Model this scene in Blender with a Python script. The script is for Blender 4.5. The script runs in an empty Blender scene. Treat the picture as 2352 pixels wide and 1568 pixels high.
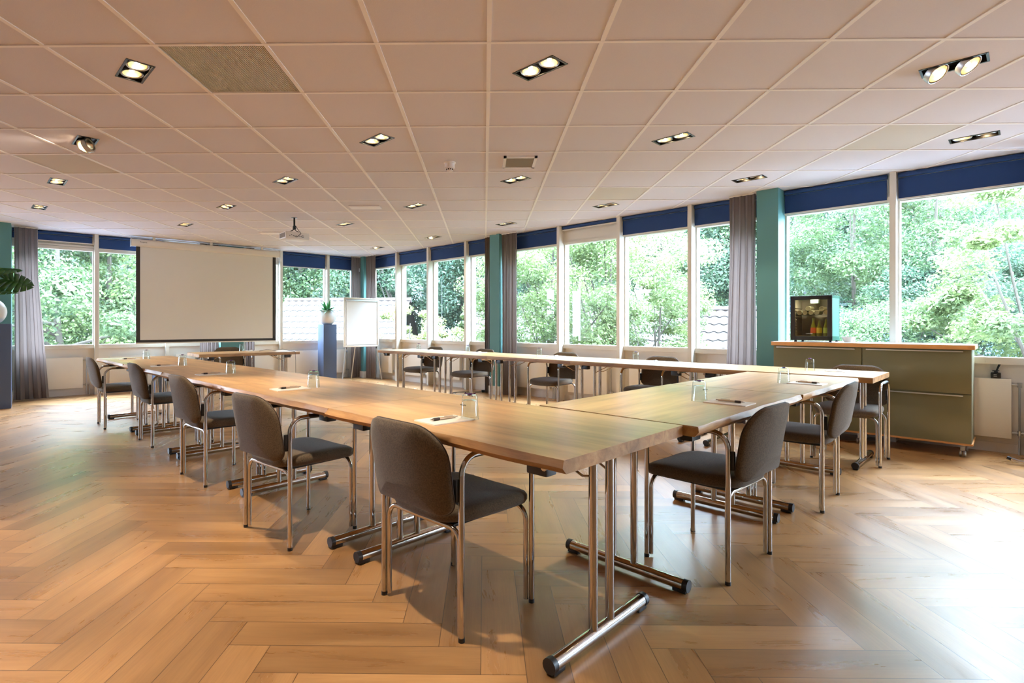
import bpy, bmesh, math, random
import numpy as np
from mathutils import Vector, Matrix
from mathutils.geometry import tessellate_polygon
random.seed(7); rng = np.random.default_rng(7)
S = bpy.context.scene; COL = S.collection; R = math.radians; PI = math.pi

# ------------------------------------------------------------------ camera, light, exposure
HC = 1.14; CEIL = HC + 1.5085; YAW = -.0145; FPX = 1230.4; PCX = 1094.6; PCY = 747.4
cd = bpy.data.cameras.new('camera'); cam = bpy.data.objects.new('camera', cd); COL.objects.link(cam)
cd.sensor_width = 36; cd.lens = FPX / 2352 * 36
cd.shift_x = (1176 - PCX) / 2352; cd.shift_y = -(784 - PCY) / 2352
cam.location = (0, 0, HC); cam.rotation_euler = (PI / 2, 0, -YAW)
cd.clip_start = .05; cd.clip_end = 300
S.camera = cam
S.view_settings.view_transform = 'Standard'; S.view_settings.look = 'None'
S.view_settings.gamma = 1; S.view_settings.use_curve_mapping = False
S.view_settings.exposure = .1
W = bpy.data.worlds.new('sky'); S.world = W; W.use_nodes = True
bg = W.node_tree.nodes['Background']; bg.inputs[0].default_value = (.62, .77, 1, 1)
# overcast sky: the zenith is about three times as bright as the horizon
_wt = W.node_tree; _tc = _wt.nodes.new('ShaderNodeTexCoord'); _sx = _wt.nodes.new('ShaderNodeSeparateXYZ'); _mr = _wt.nodes.new('ShaderNodeMapRange')
_wt.links.new(_tc.outputs['Generated'], _sx.inputs[0]); _wt.links.new(_sx.outputs['Z'], _mr.inputs['Value']); _mr.inputs['To Min'].default_value = 29; _mr.inputs['To Max'].default_value = 118
_wt.links.new(_mr.outputs[0], bg.inputs[1])
SPOT_W = 38; SPOT_COL = (1, .86, .68)
cy = S.cycles
cy.max_bounces = 10; cy.diffuse_bounces = 5; cy.glossy_bounces = 4; cy.transmission_bounces = 8; cy.transparent_max_bounces = 10
cy.sample_clamp_indirect = 6; cy.caustics_reflective = False; cy.caustics_refractive = False
cy.blur_glossy = .5
cy.use_denoising = True; cy.use_adaptive_sampling = False

def at(x, y, z):          # photo pixel -> point on the horizontal plane at height z
    a = (x - PCX) / FPX; b = -(y - PCY) / FPX; t = (z - HC) / b
    f = (math.sin(YAW), math.cos(YAW)); r = (math.cos(YAW), -math.sin(YAW))
    return Vector(((f[0] + a * r[0]) * t, (f[1] + a * r[1]) * t, z))

class Frame:
    def __init__(s, x, y, deg):
        s.o = Vector((x, y)); s.a = R(deg); s.x = Vector((math.cos(s.a), math.sin(s.a))); s.y = Vector((-math.sin(s.a), math.cos(s.a)))
    def w(s, a, b, z=0): p = s.o + s.x * a + s.y * b; return Vector((p.x, p.y, z))
    def loc(s, p): d = Vector((p[0], p[1])) - s.o; return d.dot(s.x), d.dot(s.y)
FA = Frame(-2.7314, 11.9269, 40.31)       # wall with the screen; +y is outdoors
FB = Frame(-2.7314, 11.9269, -44.34)      # long window wall
WORLD = Frame(0, 0, 0)
O_ = at(1293, 1057, .74); UD = R(135.5); VD = R(44.8)
def UV(u, v, z=0): return Vector((O_.x + u * math.cos(UD) + v * math.cos(VD), O_.y + u * math.sin(UD) + v * math.sin(VD), z))

# ------------------------------------------------------------------ mesh helpers
def rotm(rot): return Matrix.Rotation(rot[2], 3, 'Z') @ Matrix.Rotation(rot[1], 3, 'Y') @ Matrix.Rotation(rot[0], 3, 'X')
class MB:
    def __init__(s): s.v = []; s.f = []; s.m = []
    def add(s, vs, fs, mi=0):
        n = len(s.v); s.v += [tuple(v) for v in vs]; s.f += [tuple(i + n for i in f) for f in fs]; s.m += [mi] * len(fs); return s
    def box(s, c, d, rot=None, mi=0, bev=0):
        x, y, z = (k / 2 for k in d)
        if bev:
            bm = bmesh.new(); bmesh.ops.create_cube(bm, size=1)
            for v in bm.verts: v.co = Vector((v.co.x * d[0], v.co.y * d[1], v.co.z * d[2]))
            bmesh.ops.bevel(bm, geom=bm.edges[:], offset=bev, segments=2, affect='EDGES', profile=.6)
            bm.verts.index_update(); vs = [v.co.copy() for v in bm.verts]; fs = [[v.index for v in f.verts] for f in bm.faces]; bm.free()
        else:
            vs = [Vector(p) for p in ((-x, -y, -z), (x, -y, -z), (x, y, -z), (-x, y, -z), (-x, -y, z), (x, -y, z), (x, y, z), (-x, y, z))]
            fs = [(3, 2, 1, 0), (4, 5, 6, 7), (0, 1, 5, 4), (1, 2, 6, 5), (2, 3, 7, 6), (3, 0, 4, 7)]
        if rot: M = rotm(rot); vs = [M @ v for v in vs]
        return s.add([v + Vector(c) for v in vs], fs, mi)
    def b2(s, a, b, mi=0, bev=0):       # box from two corners
        return s.box([(p + q) / 2 for p, q in zip(a, b)], [abs(q - p) for p, q in zip(a, b)], None, mi, bev)
    def tube(s, pts, r, n=10, mi=0, cap=True, rs=None):
        pts = [Vector(p) for p in pts]; vs = []; fs = []; up = None
        for i, p in enumerate(pts):
            t = (pts[min(i + 1, len(pts) - 1)] - pts[max(i - 1, 0)]).normalized()
            if up is None: up = Vector((0, 0, 1)) if abs(t.z) < .9 else Vector((1, 0, 0))
            a = t.cross(up).normalized(); b = a.cross(t).normalized(); up = b
            rr = rs[i] if rs else r
            vs += [p + a * (rr * math.cos(2 * PI * k / n)) + b * (rr * math.sin(2 * PI * k / n)) for k in range(n)]
        for i in range(len(pts) - 1):
            for k in range(n):
                k2 = (k + 1) % n; fs.append((i * n + k, i * n + k2, (i + 1) * n + k2, (i + 1) * n + k))
        if cap: fs.append(tuple(range(n - 1, -1, -1))); fs.append(tuple((len(pts) - 1) * n + k for k in range(n)))
        return s.add(vs, fs, mi)
    def lathe(s, prof, n=24, c=(0, 0, 0), mi=0, M=None, closed=False):
        vs = []; fs = []; c = Vector(c)
        for r, z in prof: vs += [Vector((r * math.cos(2 * PI * k / n), r * math.sin(2 * PI * k / n), z)) for k in range(n)]
        m = len(prof)
        for i in range(m if closed else m - 1):
            j = (i + 1) % m
            for k in range(n): k2 = (k + 1) % n; fs.append((i * n + k, i * n + k2, j * n + k2, j * n + k))
        if M is not None: vs = [M @ v for v in vs]
        return s.add([v + c for v in vs], fs, mi)
    def layers(s, loops, mi=0, cap=True):   # stack of equal-length closed loops
        n = len(loops[0]); vs = [p for l in loops for p in l]; fs = []
        for i in range(len(loops) - 1):
            for k in range(n): k2 = (k + 1) % n; fs.append((i * n + k, i * n + k2, (i + 1) * n + k2, (i + 1) * n + k))
        if cap: fs.append(tuple(range(n - 1, -1, -1))); fs.append(tuple((len(loops) - 1) * n + k for k in range(n)))
        return s.add(vs, fs, mi)
    def build(s, name, mats, parent=None, smooth=35, frame=None):
        me = bpy.data.meshes.new(name); me.from_pydata([tuple(v) for v in s.v], [], s.f)
        mats = mats if isinstance(mats, (list, tuple)) else [mats]
        for m in mats: me.materials.append(m)
        if len(mats) > 1: me.polygons.foreach_set('material_index', s.m)
        if smooth:
            me.polygons.foreach_set('use_smooth', [True] * len(me.polygons)); me.set_sharp_from_angle(angle=R(smooth))
        me.update()
        o = bpy.data.objects.new(name, me); COL.objects.link(o)
        if parent: o.parent = parent
        return o
def fillet(pts, r, n=6):
    pts = [Vector(p) for p in pts]; out = [pts[0]]
    for i in range(1, len(pts) - 1):
        a, b, c = pts[i - 1], pts[i], pts[i + 1]; d1 = (a - b).normalized(); d2 = (c - b).normalized()
        rr = r[i - 1] if isinstance(r, (list, tuple)) else r
        h = math.acos(max(-1, min(1, d1.dot(d2)))) / 2; t = rr / math.tan(h); cen = b + (d1 + d2).normalized() * (rr / math.sin(h))
        p, q = b + d1 * t - cen, b + d2 * t - cen; ang = p.angle(q)
        for k in range(n + 1):
            f = k / n; out.append(cen + (p * math.sin((1 - f) * ang) + q * math.sin(f * ang)) / math.sin(ang))
    out.append(pts[-1]); return out
def tag(o, label=None, cat=None, group=None, kind=None):
    if label: o['label'] = label
    if cat: o['category'] = cat
    if group: o['group'] = group
    if kind: o['kind'] = kind
    return o
def root(name, label, cat, loc=(0, 0, 0), rz=0, group=None):
    o = bpy.data.objects.new(name, None); COL.objects.link(o); o.location = loc; o.rotation_euler = (0, 0, rz)
    o.empty_display_size = .1
    return tag(o, label, cat, group)
def dup(o, loc, rz, label, group=None):
    c = o.copy(); COL.objects.link(c); c.location = loc; c.rotation_euler = (0, 0, rz); c['label'] = label
    if group: c['group'] = group
    for ch in list(o.children):
        d = ch.copy(); COL.objects.link(d); d.parent = c
        for g in list(ch.children):
            e = g.copy(); COL.objects.link(e); e.parent = d
    return c
def struct(o): o['kind'] = 'structure'; return o
def place(o, fr, s, y, z=0, extra=0): o.location = fr.w(s, y, z); o.rotation_euler = (0, 0, fr.a + extra); return o
def text_mesh(name, txt, size, m, parent, loc, rot, depth=.0004):
    cu = bpy.data.curves.new(name, 'FONT'); cu.body = txt; cu.size = size; cu.extrude = depth; cu.align_x = 'CENTER'; cu.align_y = 'CENTER'
    t = bpy.data.objects.new('tmp', cu); COL.objects.link(t)
    me = bpy.data.meshes.new_from_object(t.evaluated_get(bpy.context.evaluated_depsgraph_get()))
    bpy.data.objects.remove(t); me.name = name; me.materials.clear(); me.materials.append(m)
    o = bpy.data.objects.new(name, me); COL.objects.link(o); o.parent = parent; o.location = loc; o.rotation_euler = rot
    return o

# ------------------------------------------------------------------ materials
def srgb(r, g, b):
    f = lambda c: ((c / 255 + .055) / 1.055) ** 2.4 if c > 10 else c / 255 / 12.92
    return (f(r), f(g), f(b), 1)
def mat(name, col, rough=.5, metal=0, spec=.5, noise=None, bump=None, var=.15, emit=None, trans=0, sheen=0):
    m = bpy.data.materials.new(name); m.use_nodes = True; nt = m.node_tree; b = nt.nodes['Principled BSDF']
    b.inputs['Base Color'].default_value = col; b.inputs['Roughness'].default_value = rough; b.inputs['Metallic'].default_value = metal
    b.inputs['Specular IOR Level'].default_value = spec
    if sheen: b.inputs['Sheen Weight'].default_value = sheen
    if emit: b.inputs['Emission Color'].default_value = emit[0]; b.inputs['Emission Strength'].default_value = emit[1]
    if noise or bump:
        tc = nt.nodes.new('ShaderNodeTexCoord')
        n = nt.nodes.new('ShaderNodeTexNoise'); n.inputs['Scale'].default_value = noise or bump[0]; n.inputs['Detail'].default_value = 4
        nt.links.new(tc.outputs['Object'], n.inputs['Vector'])
        if noise:
            mx = nt.nodes.new('ShaderNodeMix'); mx.data_type = 'RGBA'
            mx.inputs['A'].default_value = tuple(c * (1 - var) for c in col[:3]) + (1,); mx.inputs['B'].default_value = tuple(min(1, c * (1 + var)) for c in col[:3]) + (1,)
            nt.links.new(n.outputs['Fac'], mx.inputs['Factor']); nt.links.new(mx.outputs['Result'], b.inputs['Base Color'])
        if bump:
            n2 = nt.nodes.new('ShaderNodeTexNoise'); n2.inputs['Scale'].default_value = bump[0]; n2.inputs['Detail'].default_value = 3
            nt.links.new(tc.outputs['Object'], n2.inputs['Vector'])
            bp = nt.nodes.new('ShaderNodeBump'); bp.inputs['Strength'].default_value = bump[1]; bp.inputs['Distance'].default_value = .002
            nt.links.new(n2.outputs['Fac'], bp.inputs['Height']); nt.links.new(bp.outputs['Normal'], b.inputs['Normal'])
    if trans:
        tr = nt.nodes.new('ShaderNodeBsdfTranslucent'); tr.inputs[0].default_value = col; ms = nt.nodes.new('ShaderNodeMixShader'); ms.inputs[0].default_value = trans
        nt.links.new(b.outputs[0], ms.inputs[1]); nt.links.new(tr.outputs[0], ms.inputs[2]); nt.links.new(ms.outputs[0], nt.nodes['Material Output'].inputs[0])
    return m
def N(nt, t, **k):
    n = nt.nodes.new(t)
    for a, v in k.items(): setattr(n, a, v)
    return n
def ramp(nt, stops):
    r = N(nt, 'ShaderNodeValToRGB'); e = r.color_ramp.elements
    while len(e) < len(stops): e.new(.5)
    for i, (p, c) in enumerate(stops): e[i].position = p; e[i].color = c
    return r
M = {}
M['white'] = mat('white_paint', srgb(226, 220, 208), .4, bump=(60, .05))
M['frame'] = mat('frame_paint', srgb(222, 216, 204), .35)
M['panelp'] = mat('panel_paint', srgb(232, 226, 218), .45, bump=(60, .05))
M['teal'] = mat('teal_paint', srgb(84, 134, 134), .55, noise=2, var=.05, bump=(90, .08))
M['blind'] = mat('blue_blind_fabric', srgb(22, 54, 104), .8, noise=300, var=.12, bump=(500, .2))
M['chrome'] = mat('chrome', srgb(200, 196, 192), .08, 1)
M['steel'] = mat('brushed_steel', srgb(190, 190, 190), .3, 1)
M['alu'] = mat('aluminium', srgb(205, 205, 205), .35, 1)
M['black'] = mat('black_plastic', srgb(26, 25, 26), .4)
M['dark'] = mat('dark_metal', srgb(38, 34, 32), .35, .3)
M['fabric'] = mat('grey_brown_fabric', srgb(90, 74, 54), .95, noise=190, var=.95, bump=(600, .5), sheen=.15)
M['pad'] = mat('notepaper', srgb(238, 228, 214), .7)
M['paper'] = mat('flip_paper', srgb(238, 236, 236), .7)
M['screen'] = mat('screen_fabric', srgb(224, 221, 214), .8)
M['scrblk'] = mat('screen_border', srgb(52, 48, 46), .8)
M['rad'] = mat('radiator_enamel', srgb(236, 230, 220), .3)
M['slate'] = mat('slate_blue_laminate', srgb(70, 84, 112), .5, noise=3, var=.05)
M['pot'] = mat('white_glazed_pot', srgb(232, 232, 232), .35)
M['leafd'] = mat('monstera_leaf', srgb(52, 92, 30), .35, noise=14, var=.5, trans=.25)
M['leafb'] = mat('bromeliad_leaf', srgb(60, 120, 66), .4, noise=20, var=.3, trans=.2)
M['green_lam'] = mat('olive_high_gloss_laminate', srgb(118, 113, 84), .06, noise=2, var=.03)
M['green_side'] = mat('olive_carcass', srgb(122, 118, 94), .4)
M['oakedge'] = mat('oak_edge', srgb(206, 146, 84), .45, noise=12, var=.15)
M['fridge'] = mat('fridge_shell', srgb(74, 138, 118), .35)
M['fridge_in'] = mat('fridge_lining', srgb(176, 164, 140), .5)
M['ceram'] = mat('ceramic', srgb(240, 232, 222), .25)
M['projw'] = mat('projector_casing', srgb(226, 218, 208), .5)
M['grille'] = mat('grille_mesh', srgb(128, 112, 92), .7)
M['mint'] = mat('purple_foil', srgb(92, 44, 120), .25, .3)
M['pen'] = mat('pen_barrel', srgb(206, 176, 146), .3, .3)
M['pengrip'] = mat('pen_grip', srgb(58, 42, 32), .6)
M['ink'] = mat('dark_print', srgb(40, 34, 46), .6)
M['wprint'] = mat('white_print', srgb(230, 230, 230), .6)
M['bulb'] = mat('lamp_filament', (1, .8, .5, 1), .5, emit=((1, .76, .46, 1), 130))
M['lampglass'] = mat('lamp_lens', (1, .85, .6, 1), .3, emit=((1, .74, .44, 1), 9))
M['reflector'] = mat('lamp_reflector', srgb(246, 222, 180), .38, 1)
M['bottle_o'] = mat('orange_label', srgb(226, 100, 48), .5); M['bottle_y'] = mat('yellow_label', srgb(226, 196, 60), .5); M['bottle_g'] = mat('lime_label', srgb(170, 196, 80), .5)
M['juice'] = mat('bottle_glass', srgb(120, 118, 40), .1); M['cap'] = mat('can_end', srgb(214, 208, 170), .3, .8)
M['soil'] = mat('potting_soil', srgb(60, 46, 36), .9, noise=60, var=.3)
M['bark'] = mat('bark', (.055, .045, .034, 1), .9, noise=12, var=.3)
M['grass'] = mat('paved_ground', (.10, .10, .11, 1), .95, noise=1.5, var=.3)
M['brick'] = mat('house_wall', srgb(120, 106, 100), .9, noise=6, var=.2)
M['blueboard'] = mat('blue_boards', srgb(76, 104, 132), .8, noise=8, var=.15)
M['corr'] = mat('corrugated_sheet', srgb(196, 200, 206), .6, noise=4, var=.08)
M['pale'] = mat('pale_roof', srgb(226, 214, 204), .85, noise=5, var=.08)

def glass_mat(name, tint, ior=1.45, rough=0):
    m = bpy.data.materials.new(name); m.use_nodes = True; nt = m.node_tree; nt.nodes.clear()
    g = N(nt, 'ShaderNodeBsdfGlass'); g.inputs['Color'].default_value = tint; g.inputs['IOR'].default_value = ior; g.inputs['Roughness'].default_value = rough
    o = N(nt, 'ShaderNodeOutputMaterial'); nt.links.new(g.outputs[0], o.inputs[0]); return m
def pane_mat(name, tint, spec=1.0):
    m = bpy.data.materials.new(name); m.use_nodes = True; nt = m.node_tree; nt.nodes.clear()
    t = N(nt, 'ShaderNodeBsdfTransparent'); t.inputs[0].default_value = tint
    g = N(nt, 'ShaderNodeBsdfGlossy'); g.inputs['Roughness'].default_value = .01
    f = N(nt, 'ShaderNodeLayerWeight'); f.inputs[0].default_value = .5
    po = N(nt, 'ShaderNodeMath', operation='POWER'); po.inputs[1].default_value = 5; nt.links.new(f.outputs['Facing'], po.inputs[0])
    mu = N(nt, 'ShaderNodeMath', operation='MULTIPLY_ADD'); mu.inputs[1].default_value = .9 * spec; mu.inputs[2].default_value = .035 * spec
    x = N(nt, 'ShaderNodeMixShader'); o = N(nt, 'ShaderNodeOutputMaterial')
    nt.links.new(po.outputs[0], mu.inputs[0]); nt.links.new(mu.outputs[0], x.inputs[0]); nt.links.new(t.outputs[0], x.inputs[1]); nt.links.new(g.outputs[0], x.inputs[2]); nt.links.new(x.outputs[0], o.inputs[0])
    return m

M['pane'] = pane_mat('window_glass', (.95, .98, .97, 1))
M['tumbler'] = pane_mat('tumbler_glass', (.95, .975, .965, 1), 1.5)
M['fpane'] = pane_mat('fridge_glass', (.86, .84, .78, 1), .5)

def wood_mat(name, light, mid, dark, rough, sx=1.2, sy=14, knots=True, uvlayer=None, planks=False):
    m = bpy.data.materials.new(name); m.use_nodes = True; nt = m.node_tree; b = nt.nodes['Principled BSDF']; L = nt.links.new
    if uvlayer: src = N(nt, 'ShaderNodeUVMap', uv_map=uvlayer).outputs[0]
    else: src = N(nt, 'ShaderNodeTexCoord').outputs['Object']
    mp = N(nt, 'ShaderNodeMapping'); mp.inputs['Scale'].default_value = (sx, sy, sy); L(src, mp.inputs[0])
    vec = mp.outputs[0]
    if planks:
        at_ = N(nt, 'ShaderNodeAttribute', attribute_name='rnd'); vm = N(nt, 'ShaderNodeVectorMath', operation='MULTIPLY_ADD')
        vm.inputs[1].default_value = (37, 91, 53); L(at_.outputs['Color'], vm.inputs[0]); L(mp.outputs[0], vm.inputs[2]); vec = vm.outputs[0]
    n1 = N(nt, 'ShaderNodeTexNoise'); n1.inputs['Scale'].default_value = 1.6; n1.inputs['Detail'].default_value = 7; n1.inputs['Roughness'].default_value = .62; n1.inputs['Distortion'].default_value = .5
    L(vec, n1.inputs['Vector'])
    r = ramp(nt, [(.18 if planks else .28, dark), (.5, mid), (.8 if planks else .72, light)]); L(n1.outputs['Fac'], r.inputs[0]); col = r.outputs[0]
    ms_ = N(nt, 'ShaderNodeMapping'); ms_.inputs['Scale'].default_value = (2.2, 9, 9); L(vec, ms_.inputs[0])
    nf = N(nt, 'ShaderNodeTexNoise'); nf.inputs['Scale'].default_value = 2.5; nf.inputs['Detail'].default_value = 5; L(ms_.outputs[0], nf.inputs['Vector'])
    rf = ramp(nt, [(.25, (.90, .895, .885, 1)), (.6, (1.02, 1.02, 1.02, 1))]); L(nf.outputs['Fac'], rf.inputs[0])
    mf = N(nt, 'ShaderNodeMix', data_type='RGBA', blend_type='MULTIPLY'); mf.inputs['Factor'].default_value = 1; L(col, mf.inputs['A']); L(rf.outputs[0], mf.inputs['B']); col = mf.outputs['Result']
    n2 = N(nt, 'ShaderNodeTexNoise'); n2.inputs['Scale'].default_value = .55; n2.inputs['Detail'].default_value = 3; L(vec, n2.inputs['Vector'])
    r2 = ramp(nt, [(.35, (.72, .70, .68, 1)), (.6, (1.05, 1.05, 1.05, 1))]); L(n2.outputs['Fac'], r2.inputs[0])
    mx = N(nt, 'ShaderNodeMix', data_type='RGBA', blend_type='MULTIPLY'); mx.inputs['Factor'].default_value = 1; L(col, mx.inputs['A']); L(r2.outputs[0], mx.inputs['B']); col = mx.outputs['Result']
    if planks:
        sp = N(nt, 'ShaderNodeSeparateColor'); L(at_.outputs['Color'], sp.inputs[0])
        r3 = ramp(nt, [(0, (.78, .76, .74, 1)), (1, (1.12, 1.12, 1.12, 1))]); L(sp.outputs[0], r3.inputs[0])
        m3 = N(nt, 'ShaderNodeMix', data_type='RGBA', blend_type='MULTIPLY'); m3.inputs['Factor'].default_value = 1; L(col, m3.inputs['A']); L(r3.outputs[0], m3.inputs['B']); col = m3.outputs['Result']
        # bevelled joints: distance to the plank edge
        su = N(nt, 'ShaderNodeSeparateXYZ'); L(src, su.inputs[0])
        def edge(o, size):
            a = N(nt, 'ShaderNodeMath', operation='SUBTRACT'); a.inputs[0].default_value = size; L(o, a.inputs[1])
            c = N(nt, 'ShaderNodeMath', operation='MINIMUM'); L(o, c.inputs[0]); L(a.outputs[0], c.inputs[1]); return c.outputs[0]
        mn = N(nt, 'ShaderNodeMath', operation='MINIMUM'); L(edge(su.outputs[0], PL), mn.inputs[0]); L(edge(su.outputs[1], PW), mn.inputs[1])
        mr = N(nt, 'ShaderNodeMapRange'); mr.inputs['From Max'].default_value = .0022; L(mn.outputs[0], mr.inputs['Value'])
        m4 = N(nt, 'ShaderNodeMix', data_type='RGBA'); m4.inputs['A'].default_value = srgb(70, 46, 30); L(mr.outputs[0], m4.inputs['Factor']); L(col, m4.inputs['B']); col = m4.outputs['Result']
    elif knots:
        vo = N(nt, 'ShaderNodeTexVoronoi'); vo.inputs['Scale'].default_value = 1; mp2 = N(nt, 'ShaderNodeMapping'); mp2.inputs['Scale'].default_value = (2.2, 6.5, 1)
        L(src, mp2.inputs[0]); L(mp2.outputs[0], vo.inputs['Vector'])
        r4 = ramp(nt, [(.02, (.45, .4, .36, 1)), (.12, (1, 1, 1, 1))]); L(vo.outputs['Distance'], r4.inputs[0])
        m5 = N(nt, 'ShaderNodeMix', data_type='RGBA', blend_type='MULTIPLY'); m5.inputs['Factor'].default_value = .75; L(col, m5.inputs['A']); L(r4.outputs[0], m5.inputs['B']); col = m5.outputs['Result']
    L(col, b.inputs['Base Color']); b.inputs['Roughness'].default_value = rough; b.inputs['Specular IOR Level'].default_value = .6 if planks else .5
    bp = N(nt, 'ShaderNodeBump'); bp.inputs['Strength'].default_value = .12; bp.inputs['Distance'].default_value = .002; L(n1.outputs['Fac'], bp.inputs['Height'])
    if planks:
        mb = N(nt, 'ShaderNodeMath', operation='MULTIPLY'); L(n1.outputs['Fac'], mb.inputs[0]); L(mr.outputs[0], mb.inputs[1])
        L(mb.outputs[0], bp.inputs['Height']); rr = N(nt, 'ShaderNodeMapRange'); rr.inputs['To Min'].default_value = rough - .07; rr.inputs['To Max'].default_value = rough + .12
        L(n1.outputs['Fac'], rr.inputs['Value']); L(rr.outputs[0], b.inputs['Roughness'])
    L(bp.outputs[0], b.inputs['Normal'])
    return m
PW, PL = .15, .75
M['floor'] = wood_mat('herringbone_oak', srgb(186, 142, 92), srgb(172, 127, 79), srgb(152, 108, 66), .27, 1.0, 7, uvlayer='plank', planks=True)
M['table'] = wood_mat('oak_tabletop', srgb(232, 188, 128), srgb(220, 172, 112), srgb(196, 146, 90), .32, 1.0, 9)
_tb = M['table'].node_tree.nodes['Principled BSDF']; _tb.inputs['Coat Weight'].default_value = .06; _tb.inputs['Coat Roughness'].default_value = .2
M['tedge'] = wood_mat('oak_live_edge', srgb(206, 164, 112), srgb(190, 142, 90), srgb(150, 104, 62), .5, 2.0, 12, knots=False)

def ceiling_mat(name, col, dots=False):
    m = mat(name, col, .9, bump=(220, .25), noise=160, var=.03)
    if dots:
        nt = m.node_tree; b = nt.nodes['Principled BSDF']; tc = N(nt, 'ShaderNodeTexCoord'); v = N(nt, 'ShaderNodeTexVoronoi'); v.inputs['Scale'].default_value = 95; v.inputs['Randomness'].default_value = 0
        nt.links.new(tc.outputs['Object'], v.inputs['Vector']); r = ramp(nt, [(.28, tuple(c * .35 for c in col[:3]) + (1,)), (.36, col)]); nt.links.new(v.outputs['Distance'], r.inputs[0]); nt.links.new(r.outputs[0], b.inputs['Base Color'])
    return m
M['tile'] = ceiling_mat('mineral_ceiling_tile', srgb(220, 214, 220)); M['tbar'] = mat('tile_grid_bar', srgb(244, 238, 236), .5)
M['perf'] = ceiling_mat('perforated_tile', srgb(204, 196, 186), True)

def curtain_mat():
    m = mat('grey_voile', srgb(126, 112, 107), .9, noise=250, var=.1, trans=.35); return m
M['curtain'] = curtain_mat()
def leaf_mat(name, tr=.45):
    m = bpy.data.materials.new(name); m.use_nodes = True; nt = m.node_tree; b = nt.nodes['Principled BSDF']
    a = N(nt, 'ShaderNodeAttribute', attribute_name='tint'); nt.links.new(a.outputs['Color'], b.inputs['Base Color']); b.inputs['Roughness'].default_value = .55
    t = N(nt, 'ShaderNodeBsdfTranslucent'); nt.links.new(a.outputs['Color'], t.inputs[0]); x = N(nt, 'ShaderNodeMixShader'); x.inputs[0].default_value = tr
    nt.links.new(b.outputs[0], x.inputs[1]); nt.links.new(t.outputs[0], x.inputs[2]); nt.links.new(x.outputs[0], nt.nodes['Material Output'].inputs[0]); return m
M['leaf'] = leaf_mat('tree_leaf')
def rooftile_mat():
    m = bpy.data.materials.new('clay_pantile'); m.use_nodes = True; nt = m.node_tree; b = nt.nodes['Principled BSDF']
    a = N(nt, 'ShaderNodeAttribute', attribute_name='tint'); n = N(nt, 'ShaderNodeTexNoise'); n.inputs['Scale'].default_value = 9; tc = N(nt, 'ShaderNodeTexCoord'); nt.links.new(tc.outputs['Object'], n.inputs['Vector'])
    r = ramp(nt, [(.4, (.72, .72, .72, 1)), (.65, (1.25, 1.25, 1.25, 1))]); nt.links.new(n.outputs['Fac'], r.inputs[0])
    x = N(nt, 'ShaderNodeMix', data_type='RGBA', blend_type='MULTIPLY'); x.inputs['Factor'].default_value = 1; nt.links.new(a.outputs['Color'], x.inputs['A']); nt.links.new(r.outputs[0], x.inputs['B']); nt.links.new(x.outputs['Result'], b.inputs['Base Color'])
    b.inputs['Roughness'].default_value = .7; return m
M['pantile'] = rooftile_mat()

M['bulb'].cycles.emission_sampling = 'NONE'   # the spot lamps carry the light; the glowing bulbs are only seen
# ------------------------------------------------------------------ room shell
YB = .13; YA = .10; YC = -9.7; SD = 15.0          # planes of the four walls (B, A, C, D)
def isect(p, d, q, e):
    den = d.x * e.y - d.y * e.x; w = q - p; t = (w.x * e.y - w.y * e.x) / den; return p + d * t
pA, pB, pC, pD = (FA.o + FA.y * YA, FB.o + FB.y * YB, FB.o + FB.y * YC, FB.o + FB.x * SD)
K0 = isect(pA, FA.x, pB, FB.x); K1 = isect(pB, FB.x, pD, FB.y); K2 = isect(pC, FB.x, pD, FB.y); K3 = isect(pC, FB.x, pA, FA.x)
POLY = [K3, K2, K1, K0]                             # counter-clockwise
def clip(poly, quad):
    out = [Vector(p) for p in quad]
    for i in range(4):
        a, b = poly[i], poly[(i + 1) % 4]; e = b - a; inp = out; out = []
        sd_ = lambda p: e.x * (p.y - a.y) - e.y * (p.x - a.x)
        for j in range(len(inp)):
            p, q = inp[j], inp[(j + 1) % len(inp)]; sp, sq = sd_(p), sd_(q)
            if sp >= 0: out.append(p)
            if (sp >= 0) != (sq >= 0): out.append(p + (q - p) * (sp / (sp - sq)))
        if len(out) < 3: return []
    return out
def big(m):  # polygon grown outwards
    c = sum(POLY, Vector((0, 0))) / 4; return [p + (p - c).normalized() * m for p in POLY]

def make_floor():
    P = big(.25); X0, Y0 = -1.362, 2.5; vs = []; fs = []; uvs = []; cols = []
    for a in range(-70, 71):
        for b in range(-22, 23):
            ox = X0 + a * PW + b * PL; oy = Y0 - a * PW + b * PL
            for (x0, y0, x1, y1, h) in ((ox, oy - PW, ox + PL, oy, 1), (ox + PL, oy - PW, ox + PL + PW, oy - PW + PL, 0)):
                if not (-14 < x0 < 14 and -9 < y0 < 16): continue
                q = clip(P, [(x0, y0), (x1, y0), (x1, y1), (x0, y1)])
                if not q: continue
                n = len(vs); vs += [(p.x, p.y, 0) for p in q]; fs.append(tuple(range(n, n + len(q))))
                c = (random.random(), random.random(), random.random(), 1)
                for p in q:
                    uvs.append((p.x - x0, p.y - y0) if h else (p.y - y0, x1 - p.x)); cols.append(c)
    me = bpy.data.meshes.new('floor'); me.from_pydata(vs, [], fs); me.materials.append(M['floor'])
    ul = me.uv_layers.new(name='plank'); ul.data.foreach_set('uv', [c for u in uvs for c in u])
    ca = me.color_attributes.new('rnd', 'FLOAT_COLOR', 'CORNER'); ca.data.foreach_set('color', [c for u in cols for c in u])
    o = bpy.data.objects.new('floor', me); COL.objects.link(o); struct(o)
    m = MB(); n = len(P); m.layers([[(p.x, p.y, -.25) for p in P], [(p.x, p.y, -.004) for p in P]]); s = m.build('trim_1', M['white'], smooth=0); struct(s)
make_floor()

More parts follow.
